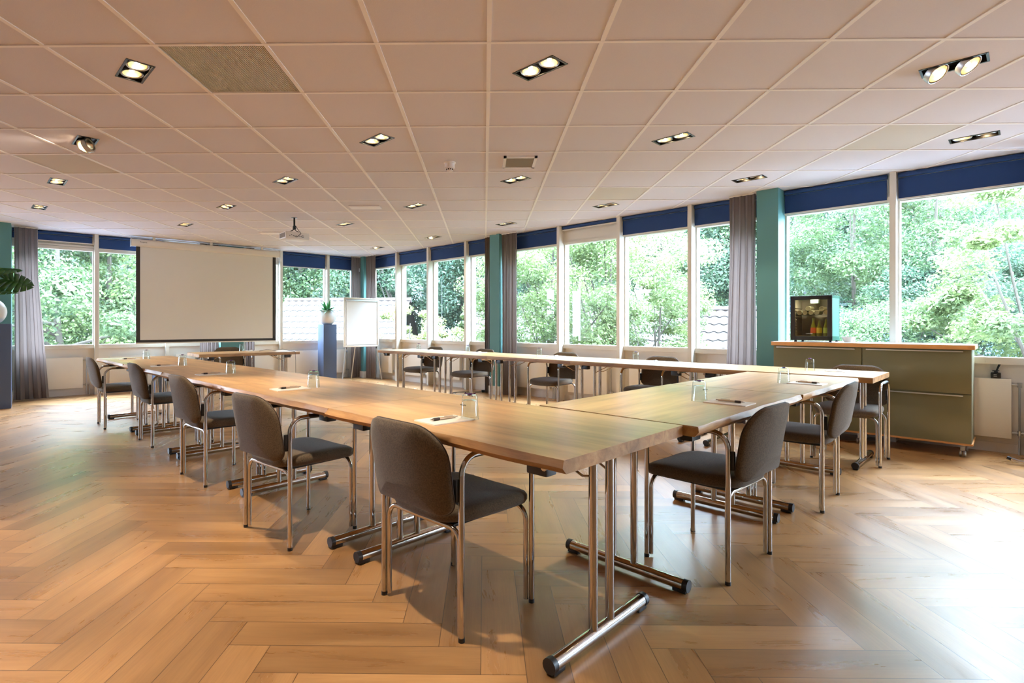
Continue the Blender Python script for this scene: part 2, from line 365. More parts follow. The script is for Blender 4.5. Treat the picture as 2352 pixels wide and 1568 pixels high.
GX0, GY0, G = .025, 2.8507, .6
LIGHTS = [(0, 0), (4, 0), (-4, 0), (-6, 2), (-2, 2), (2, 2), (6, 2), (-8, 4), (-4, 4), (0, 4), (4, 4), (-10, 6), (-6, 6), (-2, 6), (2, 6), (-8, 8), (-4, 8), (0, 8), (-2, 10), (-4, 12)]
UNSEEN = [(-6, -2), (-2, -2), (2, -2), (-4, -4), (0, -4), (-8, 0), (8, 0), (-10, 2), (6, -2), (4, -4)]
def cell_c(i, j): return Vector((GX0 + (i + .5) * G, GY0 + (j + .5) * G))
LROT = R(135)
def rect_at(c, a, l, w): x = Vector((math.cos(a), math.sin(a))) * l / 2; y = Vector((-math.sin(a), math.cos(a))) * w / 2; return [c - x - y, c + x - y, c + x + y, c - x + y]
GRILLE = (-3, 0); PERF = [(5, 2), (-7, 3), (2, 5)]
def make_ceiling():
    P = big(.5); m = MB(); z = CEIL
    for i in range(-22, 23):
        for j in range(-20, 22):
            x0, y0 = GX0 + i * G, GY0 + j * G; q = clip(P, [(x0, y0), (x0 + G, y0), (x0 + G, y0 + G), (x0, y0 + G)])
            if not q: continue
            mi = 2 if (i, j) in PERF else 0
            if (i, j) in LIGHTS or (i, j) in UNSEEN:
                hole = rect_at(cell_c(i, j), LROT, .285, .13)
                loops = [[Vector((p.x, p.y, 0)) for p in q], [Vector((p.x, p.y, 0)) for p in hole]]
                tr = tessellate_polygon(loops); al = loops[0] + loops[1]
                m.add([(p.x, p.y, z) for p in al], [tuple(t) for t in tr], 0)
            elif (i, j) == GRILLE: continue
            else: m.add([(p.x, p.y, z) for p in q], [tuple(range(len(q) - 1, -1, -1))], mi)
    # bars
    def bar(a, b, w):
        d = (b - a); ln = d.length; c = (a + b) / 2
        m.box((c.x, c.y, z - .002 - (.0012 if abs(d.x) > abs(d.y) else 0)), (ln if abs(d.x) > abs(d.y) else w, w if abs(d.x) > abs(d.y) else ln, .006), mi=1)
    def seg(p, d):
        ts = []
        for k in range(4):
            a, b = POLY[k], POLY[(k + 1) % 4]; e = b - a; den = d.x * e.y - d.y * e.x
            if abs(den) < 1e-6: continue
            w = a - p; t = (w.x * e.y - w.y * e.x) / den; u = (w.x * d.y - w.y * d.x) / den
            if 0 <= u <= 1: ts.append(t)
        return (p + d * min(ts), p + d * max(ts)) if len(ts) > 1 else None
    for i in range(-24, 26):
        s = seg(Vector((GX0 + i * G, 0)), Vector((0, 1)))
        if s: bar(*s, .024)
        s = seg(Vector((0, GY0 + i * G)), Vector((1, 0)))
        if s: bar(*s, .020)
    o = m.build('ceiling', [M['tile'], M['tbar'], M['perf']], smooth=0); struct(o)
    m = MB(); m.layers([[(p.x, p.y, z + .16) for p in P], [(p.x, p.y, z + .4) for p in P]]); struct(m.build('trim_2', M['white'], smooth=0))
    m = MB()
    for k in range(4):
        a, b = P[k], P[(k + 1) % 4]; m.add([(a.x, a.y, z), (b.x, b.y, z), (b.x, b.y, z + .2), (a.x, a.y, z + .2)], [(0, 1, 2, 3)])
    struct(m.build('trim_3', M['white'], smooth=0))
make_ceiling()

ZS_B, ZS_A = .855, .825; ZT = 2.40
def wall_with_windows(name, fr, y, s0, s1, zs):
    m = MB(); m.b2((s0, y, 0), (s1, y + .12, zs - .06)); m.b2((s0, y - .012, ZT), (s1, y + .12, CEIL + .02))
    m.b2((s0, y - .012, 0), (s1, y, .085))
    o = m.build(name, M['panelp'], smooth=0); o.location = fr.w(0, 0); o.rotation_euler = (0, 0, fr.a); return struct(o)
wall_with_windows('wall_left', FA, YA, -9.6, .1, ZS_A)
wall_with_windows('wall_right', FB, YB, -.1, SD, ZS_B)
for fr_, y_, a_, b_, z_ in ((FB, .10, .27, 14.9, ZS_B), (FA, .07, -8.07, -.1, ZS_A)):   # tells the renderer where the daylight comes in; gives no light itself
    l_ = bpy.data.lights.new('window_daylight', 'AREA'); l_.shape = 'RECTANGLE'; l_.size = b_ - a_; l_.size_y = ZT - z_; l_.cycles.is_portal = True
    o_ = bpy.data.objects.new('window_daylight', l_); COL.objects.link(o_); o_.location = fr_.w((a_ + b_) / 2, y_, (ZT + z_) / 2); o_.rotation_euler = (R(-90), 0, fr_.a)
def plain_wall(name, a, b):
    d = (b - a); n = Vector((d.y, -d.x)).normalized() * .12
    m = MB(); m.layers([[(p.x, p.y, z) for p in (a, b, b + n, a + n)] for z in (0, CEIL + .02)]); struct(m.build(name, M['panelp'], smooth=0))
plain_wall('wall_back', K3, K2); plain_wall('wall_far_right', K2, K1)

trim_n = [3]
def trim(m, fr, mt, nm='trim'):
    trim_n[0] += 1; o = m.build('trim_%d' % trim_n[0], mt, smooth=0); o.location = fr.w(0, 0); o.rotation_euler = (0, 0, fr.a); return struct(o)
def mullion(fr, s, y, w=.05):
    m = MB(); m.b2((s - w / 2, -.02, 0), (s + w / 2, y + .10, CEIL)); trim(m, fr, M['frame'])
MU_A = [-4.85, -3.82, -1.80, -.80]; MU_B = [1.29, 2.305, 3.355, 5.40, 6.42, 7.42, 9.44, 10.46, 11.5, 13.6]
for s in MU_A + [-7.0, -8.1]: mullion(FA, s, YA, .055)
for s in MU_B: mullion(FB, s, YB)
def pillar(fr, s0, s1, y0, y1):
    m = MB(); m.b2((s0, y0, 0), (s1, y1, CEIL)); m.b2((s0 - .012, y0 - .012, 0), (s1 + .012, y1, .14), mi=1); return trim(m, fr, [M['teal'], M['panelp']])
pillar(FA, -6.65, -5.91, -.42, .1); pillar(FA, -2.96, -2.55, -.10, .16)
pillar(FB, -.3, .27, -.13, .2); pillar(FB, 4.10, 4.315, -.16, .17); pillar(FB, 8.24, 8.46, -.15, .16); pillar(FB, 12.4, 12.65, -.15, .16)

wn = [0]
def window(fr, y, s0, s1, zs, zt=ZT, transom=None):
    wn[0] += 1; m = MB(); f = .035; a, b = y - .035, y + .06
    m.b2((s0, a - .02, zs - .062), (s1, b, zs)); m.b2((s0, a, zt - .03), (s1, b, zt + .02))
    m.b2((s0, a + .01, zs), (s0 + f * .5, b, zt)); m.b2((s1 - f * .5, a + .01, zs), (s1, b, zt))
    if transom: m.b2((s0, a, transom), (s1, a + .015, CEIL)); m.b2((s0, a - .012, transom - .035), (s1, b, transom - .005))
    m = m.build('window_%d' % wn[0], M['frame'], smooth=0); m.location = fr.w(0, 0); m.rotation_euler = (0, 0, fr.a); struct(m)
    g = MB(); g.b2((s0 + .01, y + .02, zs - .01), (s1 - .01, y + .026, zt)); g.build('glass_pane', M['pane'], m, smooth=0)
SEG_A = [(-5.95, -4.877), (-4.822, -3.848), (-3.792, -2.96), (-2.55, -1.828), (-1.772, -.828), (-.772, -.1)]
SEG_B = [(.27, 1.265), (1.315, 2.28), (2.33, 3.33), (3.38, 4.10), (4.315, 5.375), (5.425, 6.395), (6.445, 7.395), (7.445, 8.24), (8.46, 9.415), (9.465, 10.435), (10.485, 11.475), (11.525, 12.4), (12.65, 13.575), (13.625, 14.9)]
for i, (a, b) in enumerate(SEG_A + [(-6.97, -6.0), (-8.07, -7.03)]): window(FA, YA, a, b, ZS_A, transom=2.46 if i == 0 else None)
for i, (a, b) in enumerate(SEG_B): window(FB, YB, a, b, ZS_B, transom=2.415 if i == 5 else None)

# ------------------------------------------------------------------ blinds
def blind(fr, y, s0, s1, zb, label, chain=True, rolled=False):
    w = s1 - s0; t = root('roller_blind', label, 'blind', fr.w((s0 + s1) / 2, y, zb), fr.a, 'blue roller blinds')
    h = CEIL - .06 - zb
    m = MB(); m.b2((-w / 2 + .012, -.001, 0), (w / 2 - .03, .001, h)); m.build('fabric', M['blind'], t, smooth=0)
    m = MB(); m.tube([(-w / 2 + .01, .005, CEIL - zb - .028), (w / 2 - .025, .005, CEIL - zb - .028)], .024, 14); m.build('roller_tube', M['blind'], t)
    m = MB(); m.b2((-w / 2 + .01, -.006, -.012), (w / 2 - .025, .006, .004)); m.build('bottom_bar', M['frame'], t, smooth=0)
    if chain:
        m = MB(); L = h + .02
        for dx in (-.005, .006): m.tube([(w / 2 - .012 + dx, -.012, h + .02), (w / 2 - .012 + dx, -.012, h - L)], .0018, 5)
        m.b2((w / 2 - .022, -.018, h - L), (w / 2 - .002, -.002, h - L + .05)); m.build('pull_chain', M['frame'], t, smooth=0)
    return t
nA = ['beside the left curtain, pulled half way', 'just left of the projection screen', None, None, 'just right of the projection screen', 'in the corner beside the flip chart']
zA = [2.49, 2.42, 2.42, 2.38, 2.35, 2.36]
for (a, b), n_, z in zip(SEG_A, nA, zA):
    if n_: blind(FA, .03, a, b, z, 'dark blue roller blind ' + n_)
nB = ['first on the long wall, beside the corner curtain', 'between first and second posts right of the corner', 'between second and third posts right of the corner', 'cut by the narrow curtain left of the teal middle pillar',
      'just right of the curtain by the teal middle pillar', 'rolled right up above a white panel', 'in the window left of the tiled roof view', 'beside the curtain left of the cabinet pillar', 'above the mini fridge window', 'at the top right corner of the photo above the cabinet end']
for i, ((a, b), n_) in enumerate(zip(SEG_B, nB)):
    blind(FB, .045, a, b, 2.585 if i == 5 else 2.385, 'dark blue roller blind ' + n_)

for a, b in SEG_B[10:]: blind(FB, .045, a, b, 2.385, 'unseen dark blue roller blind added beyond the right border to cut sky glare')  # blinds out of view, added against the bright sky reflection on the floor
# ------------------------------------------------------------------ curtains
def curtain(fr, s0, s1, y, label, bot0=None, bot1=None, amp=.028, folds=None, z0=.012):
    bot0 = s0 if bot0 is None else bot0; bot1 = s1 if bot1 is None else bot1
    c = (s0 + s1) / 2; t = root('curtain', label, 'curtain', fr.w(c, y, z0), fr.a, 'grey voile curtains')
    nf = folds or max(3, round((s1 - s0) / .065)); nx = nf * 10; zs = [0, .3, .8, 1.4, 1.9, 2.3, CEIL - z0 - .12, CEIL - z0 - .06, CEIL - z0 - .015]; vs = []; fs = []; ph = [random.uniform(-.5, .5) for _ in range(nf + 1)]
    for z in zs:
        k = z / (CEIL - z0); a = bot0 + (s0 - bot0) * min(1, k * 1.3); b = bot1 + (s1 - bot1) * min(1, k * 1.3)
        am = amp * (1.0 if z < 2.3 else .6)
        for i in range(nx + 1):
            f = i / nx; q = f * nf; p = q * 2 * PI + ph[int(min(q, nf))] * .6 * math.sin(q * PI) + .25 * math.sin(z * 1.3 + i * .05)
            vs.append((a + (b - a) * f - c + .35 * am * math.sin(2 * p), am * math.sin(p) * (1 + .3 * math.sin(i * .37)), z))
    n = nx + 1
    for j in range(len(zs) - 1):
        for i in range(nx): fs.append((j * n + i, j * n + i + 1, (j + 1) * n + i + 1, (j + 1) * n + i))
    m = MB(); m.add(vs, fs); o = m.build('cloth', M['curtain'], t, smooth=80)
    m = MB(); m.b2((s0 - c, -.012, CEIL - z0 - .018), (s1 - c, .012, CEIL - z0 - .002)); m.build('curtain_rail', M['frame'], t, smooth=0)
    return t
curtain(FA, -5.88, -5.60, -.16, 'grey curtain at the far left end beside the slate plinth', bot1=-5.47)
curtain(FA, -3.32, -3.0, -.13, 'grey curtain left of the pillar behind the projection screen')
curtain(FA, -2.52, -2.36, -.13, 'narrow grey curtain right of the pillar behind the screen')
curtain(FA, -.33, -.10, -.14, 'grey curtain in the corner behind the flip chart, left of the teal pillar')
curtain(FB, .36, .72, -.13, 'grey curtain in the corner, right of the teal corner pillar')
curtain(FB, 3.93, 4.05, -.10, 'very narrow grey curtain left of the teal middle pillar')
curtain(FB, 4.33, 4.66, -.11, 'grey curtain right of the teal middle pillar behind the far tables')
curtain(FB, 7.93, 8.22, -.10, 'grey curtain left of the teal pillar beside the green cabinet', bot0=7.87)
curtain(FB, 10.37, 10.75, -.16, 'dark brown-grey curtain edge at the right border of the photo')

# ------------------------------------------------------------------ radiators
def radiator(fr, y, s0, s1, z0, z1, label, side=1, first=[None]):
    w = s1 - s0; t = root('radiator', label, 'radiator', fr.w((s0 + s1) / 2, y, 0), fr.a, 'white panel radiators under the windows')
    m = MB(); m.b2((-w / 2, -.075, z0), (w / 2, -.06, z1), bev=.004); m.b2((-w / 2 + .01, -.02, z0 + .02), (w / 2 - .01, -.012, z1 - .01)); m.b2((-w / 2, -.06, z0 + .01), (-w / 2 + .006, -.01, z1 - .005)); m.b2((w / 2 - .006, -.06, z0 + .01), (w / 2, -.01, z1 - .005))
    m.build('panel', M['rad'], t)
    m = MB()
    for k in range(int(w / .03)): m.b2((-w / 2 + .01 + k * .03, -.058, z1 - .012), (-w / 2 + .022 + k * .03, -.014, z1 - .004))
    m.build('top_grille', M['rad'], t, smooth=0)
    m = MB()
    for z in (z1 - .05, z0 + .05): m = MB(); m.tube([(side * w / 2, -.04, z), (side * (w / 2 + .05), -.04, z)], .011, 8); m.lathe([(0, -.02), (.016, -.02), (.016, .02), (0, .02)], 10, (side * (w / 2 + .05), -.04, z)); m.build('valve', M['steel'], t)
    m = MB(); m.tube([(side * (w / 2 + .05), -.04, z1 - .05), (side * (w / 2 + .05), -.04, 0)], .008, 8); m.tube([(side * (w / 2 + .085), -.04, z0 + .05), (side * (w / 2 + .085), -.04, 0)], .008, 8)
    m.tube([(side * (w / 2 + .04), -.04, z0 + .05), (side * (w / 2 + .09), -.04, z0 + .05)], .014, 8); m.build('pipe', M['steel'], t)
radiator(FA, YA, -5.62, -5.03, .12, .62, 'white radiator beside the far left curtain')
radiator(FA, YA, -4.67, -4.0, .12, .62, 'white radiator behind the far end of the left table row')
radiator(FA, YA, -3.68, -3.36, .12, .62, 'small white radiator below the left half of the screen')
radiator(FA, YA, -1.66, -1.0, .12, .62, 'white radiator behind the front right end of the presenter table')
radiator(FA, YA, -.66, -.38, .12, .62, 'white radiator half hidden by the slate plinth in the corner')
lb = ['white radiator nearest the corner on the long window wall', 'white radiator behind the first chair from the corner', 'white radiator behind the second chair from the corner', None, 'white radiator right of the middle pillar, behind the reddish-seated chair', 'white radiator behind the joint between the third and fourth far tables', 'white radiator right of the chair with its back fully above the table', None, None, 'white radiator at the right edge beside the green cabinet, diffuser on top']
for i, l in enumerate(lb):
    if l:
        a, b = SEG_B[i]; radiator(FB, YB, a + (.40 if i == 0 else .10), b - (.20 if i < 9 else .17), .14, .665, l)

# ------------------------------------------------------------------ downlights
def lamp_part(parent, dx, tilt, az, power, on=True):
    m = MB(); rr = .050
    m.lathe([(rr, .004), (rr + .006, -.005), (rr + .009, -.006), (rr + .0115, .002), (rr + .0105, .03), (rr, .03)], 28, closed=True)
    o = m.build('lamp_ring', M['alu'], parent)
    m = MB(); m.lathe([(rr, -.002), (rr * .93, .012), (rr * .75, .026), (rr * .45, .036), (.0, .04)], 28); rf = m.build('reflector', M['reflector'], o)
    m = MB(); m.lathe([(0, .004), (.008, .006), (.013, .014), (.011, .026), (.0, .034)], 14); b = m.build('bulb', M['bulb'], o)
    ax = Vector((math.cos(az), math.sin(az), 0)); q = Matrix.Rotation(tilt, 4, Vector((-ax.y, ax.x, 0)))   # axis -z swings away from az
    o.location = (dx, 0, .012 - (.06 if tilt > 1.2 else .036 if tilt > .6 else 0)); o.rotation_euler = q.to_euler()
    if power > 0:
        l = bpy.data.lights.new('spot', 'SPOT'); l.energy = power; l.color = SPOT_COL; l.spot_size = R(58); l.spot_blend = .6; l.shadow_soft_size = .03
        lo = bpy.data.objects.new('spot', l); COL.objects.link(lo); lo.parent = o; lo.location = (0, 0, -.015)
    return o
def downlight(i, j, label, t1=(0, 0), t2=(0, 0), p=1.0, name='recessed_spotlight'):
    c = cell_c(i, j); t = root(name, label, 'ceiling light', (c.x, c.y, CEIL), LROT, 'recessed twin spotlights in the ceiling')
    m = MB(); w, l, h = .065, .1425, .12
    for a, b in (((-l, -w, 0), (-l + .003, w, h)), ((l - .003, -w, 0), (l, w, h)), ((-l, -w, 0), (l, -w + .003, h)), ((-l, w - .003, 0), (l, w, h)), ((-l, -w, h - .003), (l, w, h))): m.b2(a, b)
    for a, b in (((-l - .008, -w - .008, -.003), (-l + .004, w + .008, .001)), ((l - .004, -w - .008, -.003), (l + .008, w + .008, .001)), ((-l, -w - .008, -.003), (l, -w + .004, .001)), ((-l, w - .004, -.003), (l, w + .008, .001))): m.b2(a, b)
    # black carrier plate with round openings left for the lamps
    for sx in (-1, 1):
        n = 24; cx = sx * .07; ins = [(cx + .064 * math.cos(2 * PI * k / n), .0615 * math.sin(2 * PI * k / n), .028) for k in range(n)]
        def sq(k):
            a = 2 * PI * k / n; q = max(abs(math.cos(a)), abs(math.sin(a))); return (cx + .0715 * math.cos(a) / q, .063 * math.sin(a) / q, .028)
        outs = [sq(k) for k in range(n)]; m.add(outs + ins, [(k, (k + 1) % n, n + (k + 1) % n, n + k) for k in range(n)])
    m.build('housing', M['dark'], t, smooth=0)
    two = max(t1[0], t2[0]) > 30    # lamps that point different ways each carry their own beam, level pairs share one
    lamp_part(t, -.07, R(t1[0]), R(t1[1]) - LROT, SPOT_W * p * (1 if two else 0)); lamp_part(t, .07, R(t2[0]), R(t2[1]) - LROT, SPOT_W * p * (1 if two else 2 if p > .3 else 0))
    return t
DL = {
 (0, 0): ('twin spotlight near the top centre of the ceiling, left lamp glaring', (4, 0), (4, 90), 1.6),
 (4, 0): ('twin spotlight at the top right with both lamps tilted far outwards', (40, 120), (42, 115), .6),
 (-4, 0): ('twin spotlight at the top left beside the ribbed grille', (6, 180), (6, 200), 2.9),
 (-6, 2): ('twin spotlight at the left with a starburst, lamps hanging out sideways', (74, 0), (46, 75), 1.5),
 (-2, 2): ('twin spotlight up and left of the smoke detector', (0, 0), (0, 0), 2),
 (2, 2): ('twin spotlight right of centre, one step nearer than the window wall row', (0, 0), (0, 0), .8),
 (6, 2): ('twin spotlight at the right edge beside the perforated tile', (12, 225), (0, 0), .8),
 (-8, 4): ('twin spotlight at the far left edge of the ceiling, below the starburst lamp', (8, 200), (8, 180), 1),
 (-4, 4): ('twin spotlight left of centre, between the projector and the smoke detector rows', (0, 0), (0, 0), 1),
 (0, 4): ('twin spotlight just below the square air vent', (0, 0), (0, 0), .9),
 (4, 4): ('twin spotlight near the teal cabinet pillar, right of the middle', (14, 225), (10, 225), .8),
 (-10, 6): ('twin spotlight at the far left above the left curtain', (0, 0), (0, 0), 1),
 (-6, 6): ('twin spotlight with a small starburst up and left of the projector', (10, 40), (10, 40), 1),
 (-2, 6): ('twin spotlight right of the flat white ceiling panel', (0, 0), (0, 0), .9),
 (2, 6): ('twin spotlight above the window with the rolled-up blind, dark left lamp', (22, 225), (8, 225), .8),
 (-8, 8): ('small distant twin spotlight above the projection screen', (0, 0), (0, 0), 1),
 (-4, 8): ('small distant twin spotlight just right of the projector', (0, 0), (0, 0), .9),
 (0, 8): ('small distant twin spotlight above the curtain by the middle pillar', (10, 225), (0, 0), .8),
 (-2, 10): ('small distant twin spotlight over the far tables with lamps tilted to the windows', (34, 225), (34, 45), .8),
 (-4, 12): ('farthest twin spotlight, next to the teal corner pillar', (30, 225), (30, 45), .9)}
for (i, j), (l, a, b, p) in DL.items(): downlight(i, j, l, a, b, p * (1 if j < 2 else .62))
PU = {(-6, -2): 3.0, (-2, -2): 3.3, (2, -2): .2, (-4, -4): 2.7, (0, -4): .9, (-8, 0): 1.2, (8, 0): .2, (-10, 2): 1.1, (6, -2): .15, (4, -4): .15}
for (i, j) in UNSEEN: downlight(i, j, 'recessed twin spotlight outside the picture, above or behind the viewpoint', p=PU[(i, j)])

# ------------------------------------------------------------------ other ceiling things
def grille():
    c = cell_c(*GRILLE); t = root('ventilation_grille', 'square ribbed grey ventilation grille filling one ceiling tile at the upper left', 'vent', (c.x, c.y, CEIL))
    m = MB(); n = 58
    for k in range(n): x = -.29 + .58 * (k + .5) / n; m.box((x, 0, .004), (.0055, .58, .006))
    m.build('louvre', mat('louvre_grey', srgb(206, 196, 184), .5), t, smooth=0)
    m = MB(); m.b2((-.3, -.3, .012), (.3, .3, .02)); m.build('backing', mat('vent_backing', srgb(140, 130, 120), .9), t, smooth=0)
    m = MB()
    for a, b in (((-.3, -.3, -.001), (.3, -.288, .012)), ((-.3, .288, -.001), (.3, .3, .012)), ((-.3, -.3, -.001), (-.288, .3, .012)), ((.288, -.3, -.001), (.3, .3, .012))): m.b2(a, b)
    m.build('frame', M['tbar'], t, smooth=0)
grille()
c = Vector((.323, 4.93)); t = root('air_vent', 'small white-framed square air vent with beige mesh near the ceiling centre', 'vent', (c.x, c.y, CEIL - .004))
m = MB()
for a, b in (((-.15, -.165, -.012), (.15, -.14, .004)), ((-.15, .14, -.012), (.15, .165, .004)), ((-.15, -.165, -.012), (-.125, .165, .004)), ((.125, -.165, -.012), (.15, .165, .004))): m.b2(a, b)
m.build('frame', M['tbar'], t, smooth=0); m = MB(); m.b2((-.126, -.141, -.006), (.126, .141, 0)); m.build('mesh', M['grille'], t, smooth=0)
for (px, py, w, d, l) in ((839, 474.5, .39, .17, 'flat white rectangular cover panel on the ceiling up and right of the projector'), (626, 534, .40, .16, 'flat white cover panel on the ceiling left of the projector')):
    p = at(px, py, CEIL); m = MB(); m.box((0, 0, -.009), (w, d, .014), bev=.003); o = m.build('ceiling_panel', M['tbar'], smooth=35); o.location = (p.x, p.y, CEIL); tag(o, l, 'ceiling panel', 'flat white cover panels on the ceiling')
p = at(1033, 373, CEIL); t = root('smoke_detector', 'round white smoke detector on the ceiling left of the square vent', 'smoke detector', (p.x, p.y, CEIL))
m = MB(); m.lathe([(0, 0), (.055, 0), (.056, -.008), (.046, -.012), (.045, -.03), (.047, -.05), (.04, -.058), (0, -.058)], 28); m.build('base', M['tbar'], t)
m = MB(); m.lathe([(0, -.057), (.03, -.058), (.03, -.078), (.02, -.084), (0, -.085)], 24)
m.build('sensor_cap', M['tbar'], t); m = MB()
for k in range(10): a = k * PI / 5; m.box((.0305 * math.cos(a), .0305 * math.sin(a), -.067), (.004, .009, .012), (0, 0, a))
m.build('sensor_slot', M['dark'], t, smooth=0)

# projector
p = at(676, 500, CEIL); t = root('projector', 'white data projector hanging from the ceiling on a black pole', 'projector', (p.x, p.y, 2.335), FA.a)
m = MB(); m.box((0, 0, .05), (.335, .25, .095), bev=.01); m.build('casing', M['projw'], t)
m = MB(); m.box((-.169, 0, .05), (.004, .19, .06)); m.build('side_grille', M['grille'], t, smooth=0)
m = MB()
for x in (-.11, -.085, -.06, -.04, -.02, .03, .05): m.box((x, -.126, .04 + .012 * ((int(x * 1000)) % 2)), (.012, .004, .008))
for z in (.03, .05): m.box((.07, -.126, z), (.03, .004, .006))
m.build('port', M['dark'], t, smooth=0)
m = MB(); m.lathe([(0, 0), (.028, 0), (.03, .02), (.03, 0)], 20, (.08, .128, .05), M=Matrix.Rotation(R(-90), 3, 'X')); m.build('lens', M['black'], t)
m = MB(); H = CEIL - 2.335; m.tube([(0, 0, .16), (0, 0, H)], .013, 14); m.lathe([(0, H - .004), (.04, H - .004), (.04, H), (0, H)], 20); m.lathe([(0, .15), (.02, .15), (.024, .16), (.02, .175), (.022, .19), (.014, .2)], 16)
for dx, dy in ((-.1, .06), (.12, .06), (.04, -.09), (-.1, -.09)): m.tube([(0, 0, .155), (dx * .5, dy * .5, .12), (dx, dy, .1)], .005, 6)
m.build('ceiling_mount', M['black'], t)
m = MB(); m.tube(fillet([(.01, -.02, .2), (.03, -.06, .14), (.04, -.15, .08), (-.02, -.15, .02), (-.04, -.127, .03)], .02, 4), .004, 6); m.build('cable', M['black'], t)

# projection screen
t = root('projection_screen', 'large white pull-down projection screen with black border', 'screen', FA.w(-3.16, -.25, 0), FA.a)
m = MB(); L = 1.23; m.layers([[(x, .05 * math.copysign(min(1, abs(math.cos(a)) * 1.15), math.cos(a)) * 1.0, 2.535 + .062 * math.copysign(min(1, abs(math.sin(a)) * 1.15), math.sin(a))) for a in [2 * PI * k / 24 for k in range(24)]] for x in (-L, -L + .04, L - .04, L)]); m.build('housing', M['projw'], t)
m = MB()
for x in (-L - .012, L + .004): m.b2((x, -.055, 2.468), (x + .008, .055, 2.602), bev=.002)
for x in (-.9, 0, .9): m.b2((x - .02, -.02, 2.59), (x + .02, .02, CEIL))
m.build('end_bracket', M['white'], t)
m = MB(); m.b2((-1.165, -.003, .885), (1.165, -.001, 2.49)); m.build('fabric', M['screen'], t, smooth=0)
m = MB(); m.b2((-1.165, -.005, .85), (-1.105, -.0035, 2.49)); m.b2((1.105, -.005, .85), (1.165, -.0035, 2.49)); m.b2((-1.165, -.005, .85), (1.165, -.0035, .895)); m.build('border', M['scrblk'], t, smooth=0)
m = MB(); m.b2((-1.17, -.012, .832), (1.17, .012, .852), bev=.003); m.build('bottom_bar', M['white'], t)
m = MB(); m.b2((-1.23, -.01, CEIL - .03), (1.26, .02, CEIL - .018)); m.build('mounting_rail', M['steel'], t, smooth=0)
text_mesh('brand_lettering', 'Projecta', .03, M['ink'], t, (-1.06, -.0515, 2.545), (PI / 2, 0, 0))

# ------------------------------------------------------------------ tables
def soft_noise(n, a, seed):
    r_ = random.Random(seed); ks = [(r_.uniform(.5, 1), r_.uniform(.8, 5.5), r_.uniform(0, 6.3)) for _ in range(5)]
    return lambda x: a * sum(k[0] / (1 + i * .5) * math.sin(x * k[1] * (1 + i) + k[2]) for i, k in enumerate(ks)) / 2.2
def make_table(name, label, L, Wd, loc, rz, seed, group):
    t = root(name, label, 'table', loc, rz, group); r_ = random.Random(seed)
    T = .043; zt = .74; f1 = soft_noise(5, .014, seed); f2 = soft_noise(5, .016, seed + 50); n = 48
    xs = [-L / 2 + .0015 + (L - .003) * k / n for k in range(n + 1)]
    def loop(z, edge, back): return [(x, -Wd / 2 + edge(x), z) for x in xs] + [(x, Wd / 2 - back, z) for x in reversed(xs)]
    m = MB(); m.layers([loop(zt - T, lambda x: .012 + f2(x) * .6, .002), loop(zt - T * .55, lambda x: -.006 + f2(x) * .8, 0), loop(zt - .004, lambda x: .004 + f1(x), 0), loop(zt, lambda x: .007 + f1(x), .002)])
    o = m.build('tabletop', [M['table'], M['tedge']], t, smooth=50)
    nn = 2 * len(xs)
    for p in o.data.polygons:
        if abs(p.normal.y) > .4 or abs(p.normal.x) > .9: p.material_index = 1
    for sx in (-1, 1):
        x = sx * (L / 2 - .125)
        m = MB(); m.tube([(x, -.30, .034), (x, .30, .034)], .024, 14)
        m.build('foot_bar', M['chrome'], t)
        for sy in (-1, 1):
            m = MB(); m.tube([(x, sy * .29, .034), (x, sy * .312, .034)], .0262, 14); m.box((x, sy * .275, .012), (.035, .06, .02), bev=.003); m.build('end_cap', M['black'], t)
            m = MB(); m.tube([(x, sy * .055, .045), (x, sy * .055, zt - T - .012)], .0165, 14); m.build('leg', M['chrome'], t)
            m = MB(); m.tube([(x - sx * .005, sy * .055, .60), (x - sx * .03, sy * .075, .60), (x - sx * .2, sy * .09, zt - T - .015)], .0045, 6); m.build('brace', M['chrome'], t)
            m = MB(); m.box((x - sx * .04, sy * .30, zt - T - .025), (.085, .055, .045), bev=.006); m.build('bracket', M['black'], t)
        m = MB(); m.tube([(x, -.34, zt - T - .012), (x, .34, zt - T - .012)], .0125, 10); m.box((x, 0, zt - T - .008), (.05, .2, .012)); m.build('top_rail', M['chrome'], t)
    return t
TW = .80; G_L = 'oak tables in the long left row'; G_B = 'oak tables in the far row along the windows'; G_R = 'oak tables in the short right row'
lt = ['oak conference table nearest the viewer, its corner in the foreground', 'second oak table of the left row, behind the nearest table', 'third oak table of the left row, wavy live edge catching the light', 'fourth oak table of the left row', 'last oak table of the left row, nearest the left wall windows']
for k, l in enumerate(lt):
    Lt = 1.40 if k < 4 else 1.36; make_table('conference_table', l, Lt, TW, UV(1.4 * k + Lt / 2, .40), UD - PI, 10 + k, G_L)
for k, (l, v0) in enumerate((('oak table of the right row joined to the nearest table', .815), ('second oak table of the right row, in front of the green cabinet', 2.23))):
    make_table('conference_table', l, 1.41, TW, UV(.35 if k else .355, v0 + .705), VD, 30 + k, G_R)
sb = [-.12, 1.3, 2.68, 4.0, 5.3, 6.5]
lt = ['oak table at the right end of the window row, meeting the right row', 'second table from the right in the window row', 'middle oak table of the window row', 'fourth table from the right in the window row', 'oak table at the far left end of the window row beside the flip chart']
for k, l in enumerate(lt):
    make_table('conference_table', l, sb[k + 1] - sb[k], .74, UV((sb[k] + sb[k + 1]) / 2, 4.10), UD, 40 + k, G_B)
make_table('presenter_table', 'oak table standing alone in front of the projection screen', 1.42, .76, FA.w(-3.18, -2.34), FA.a + PI, 60, 'oak table by the screen')

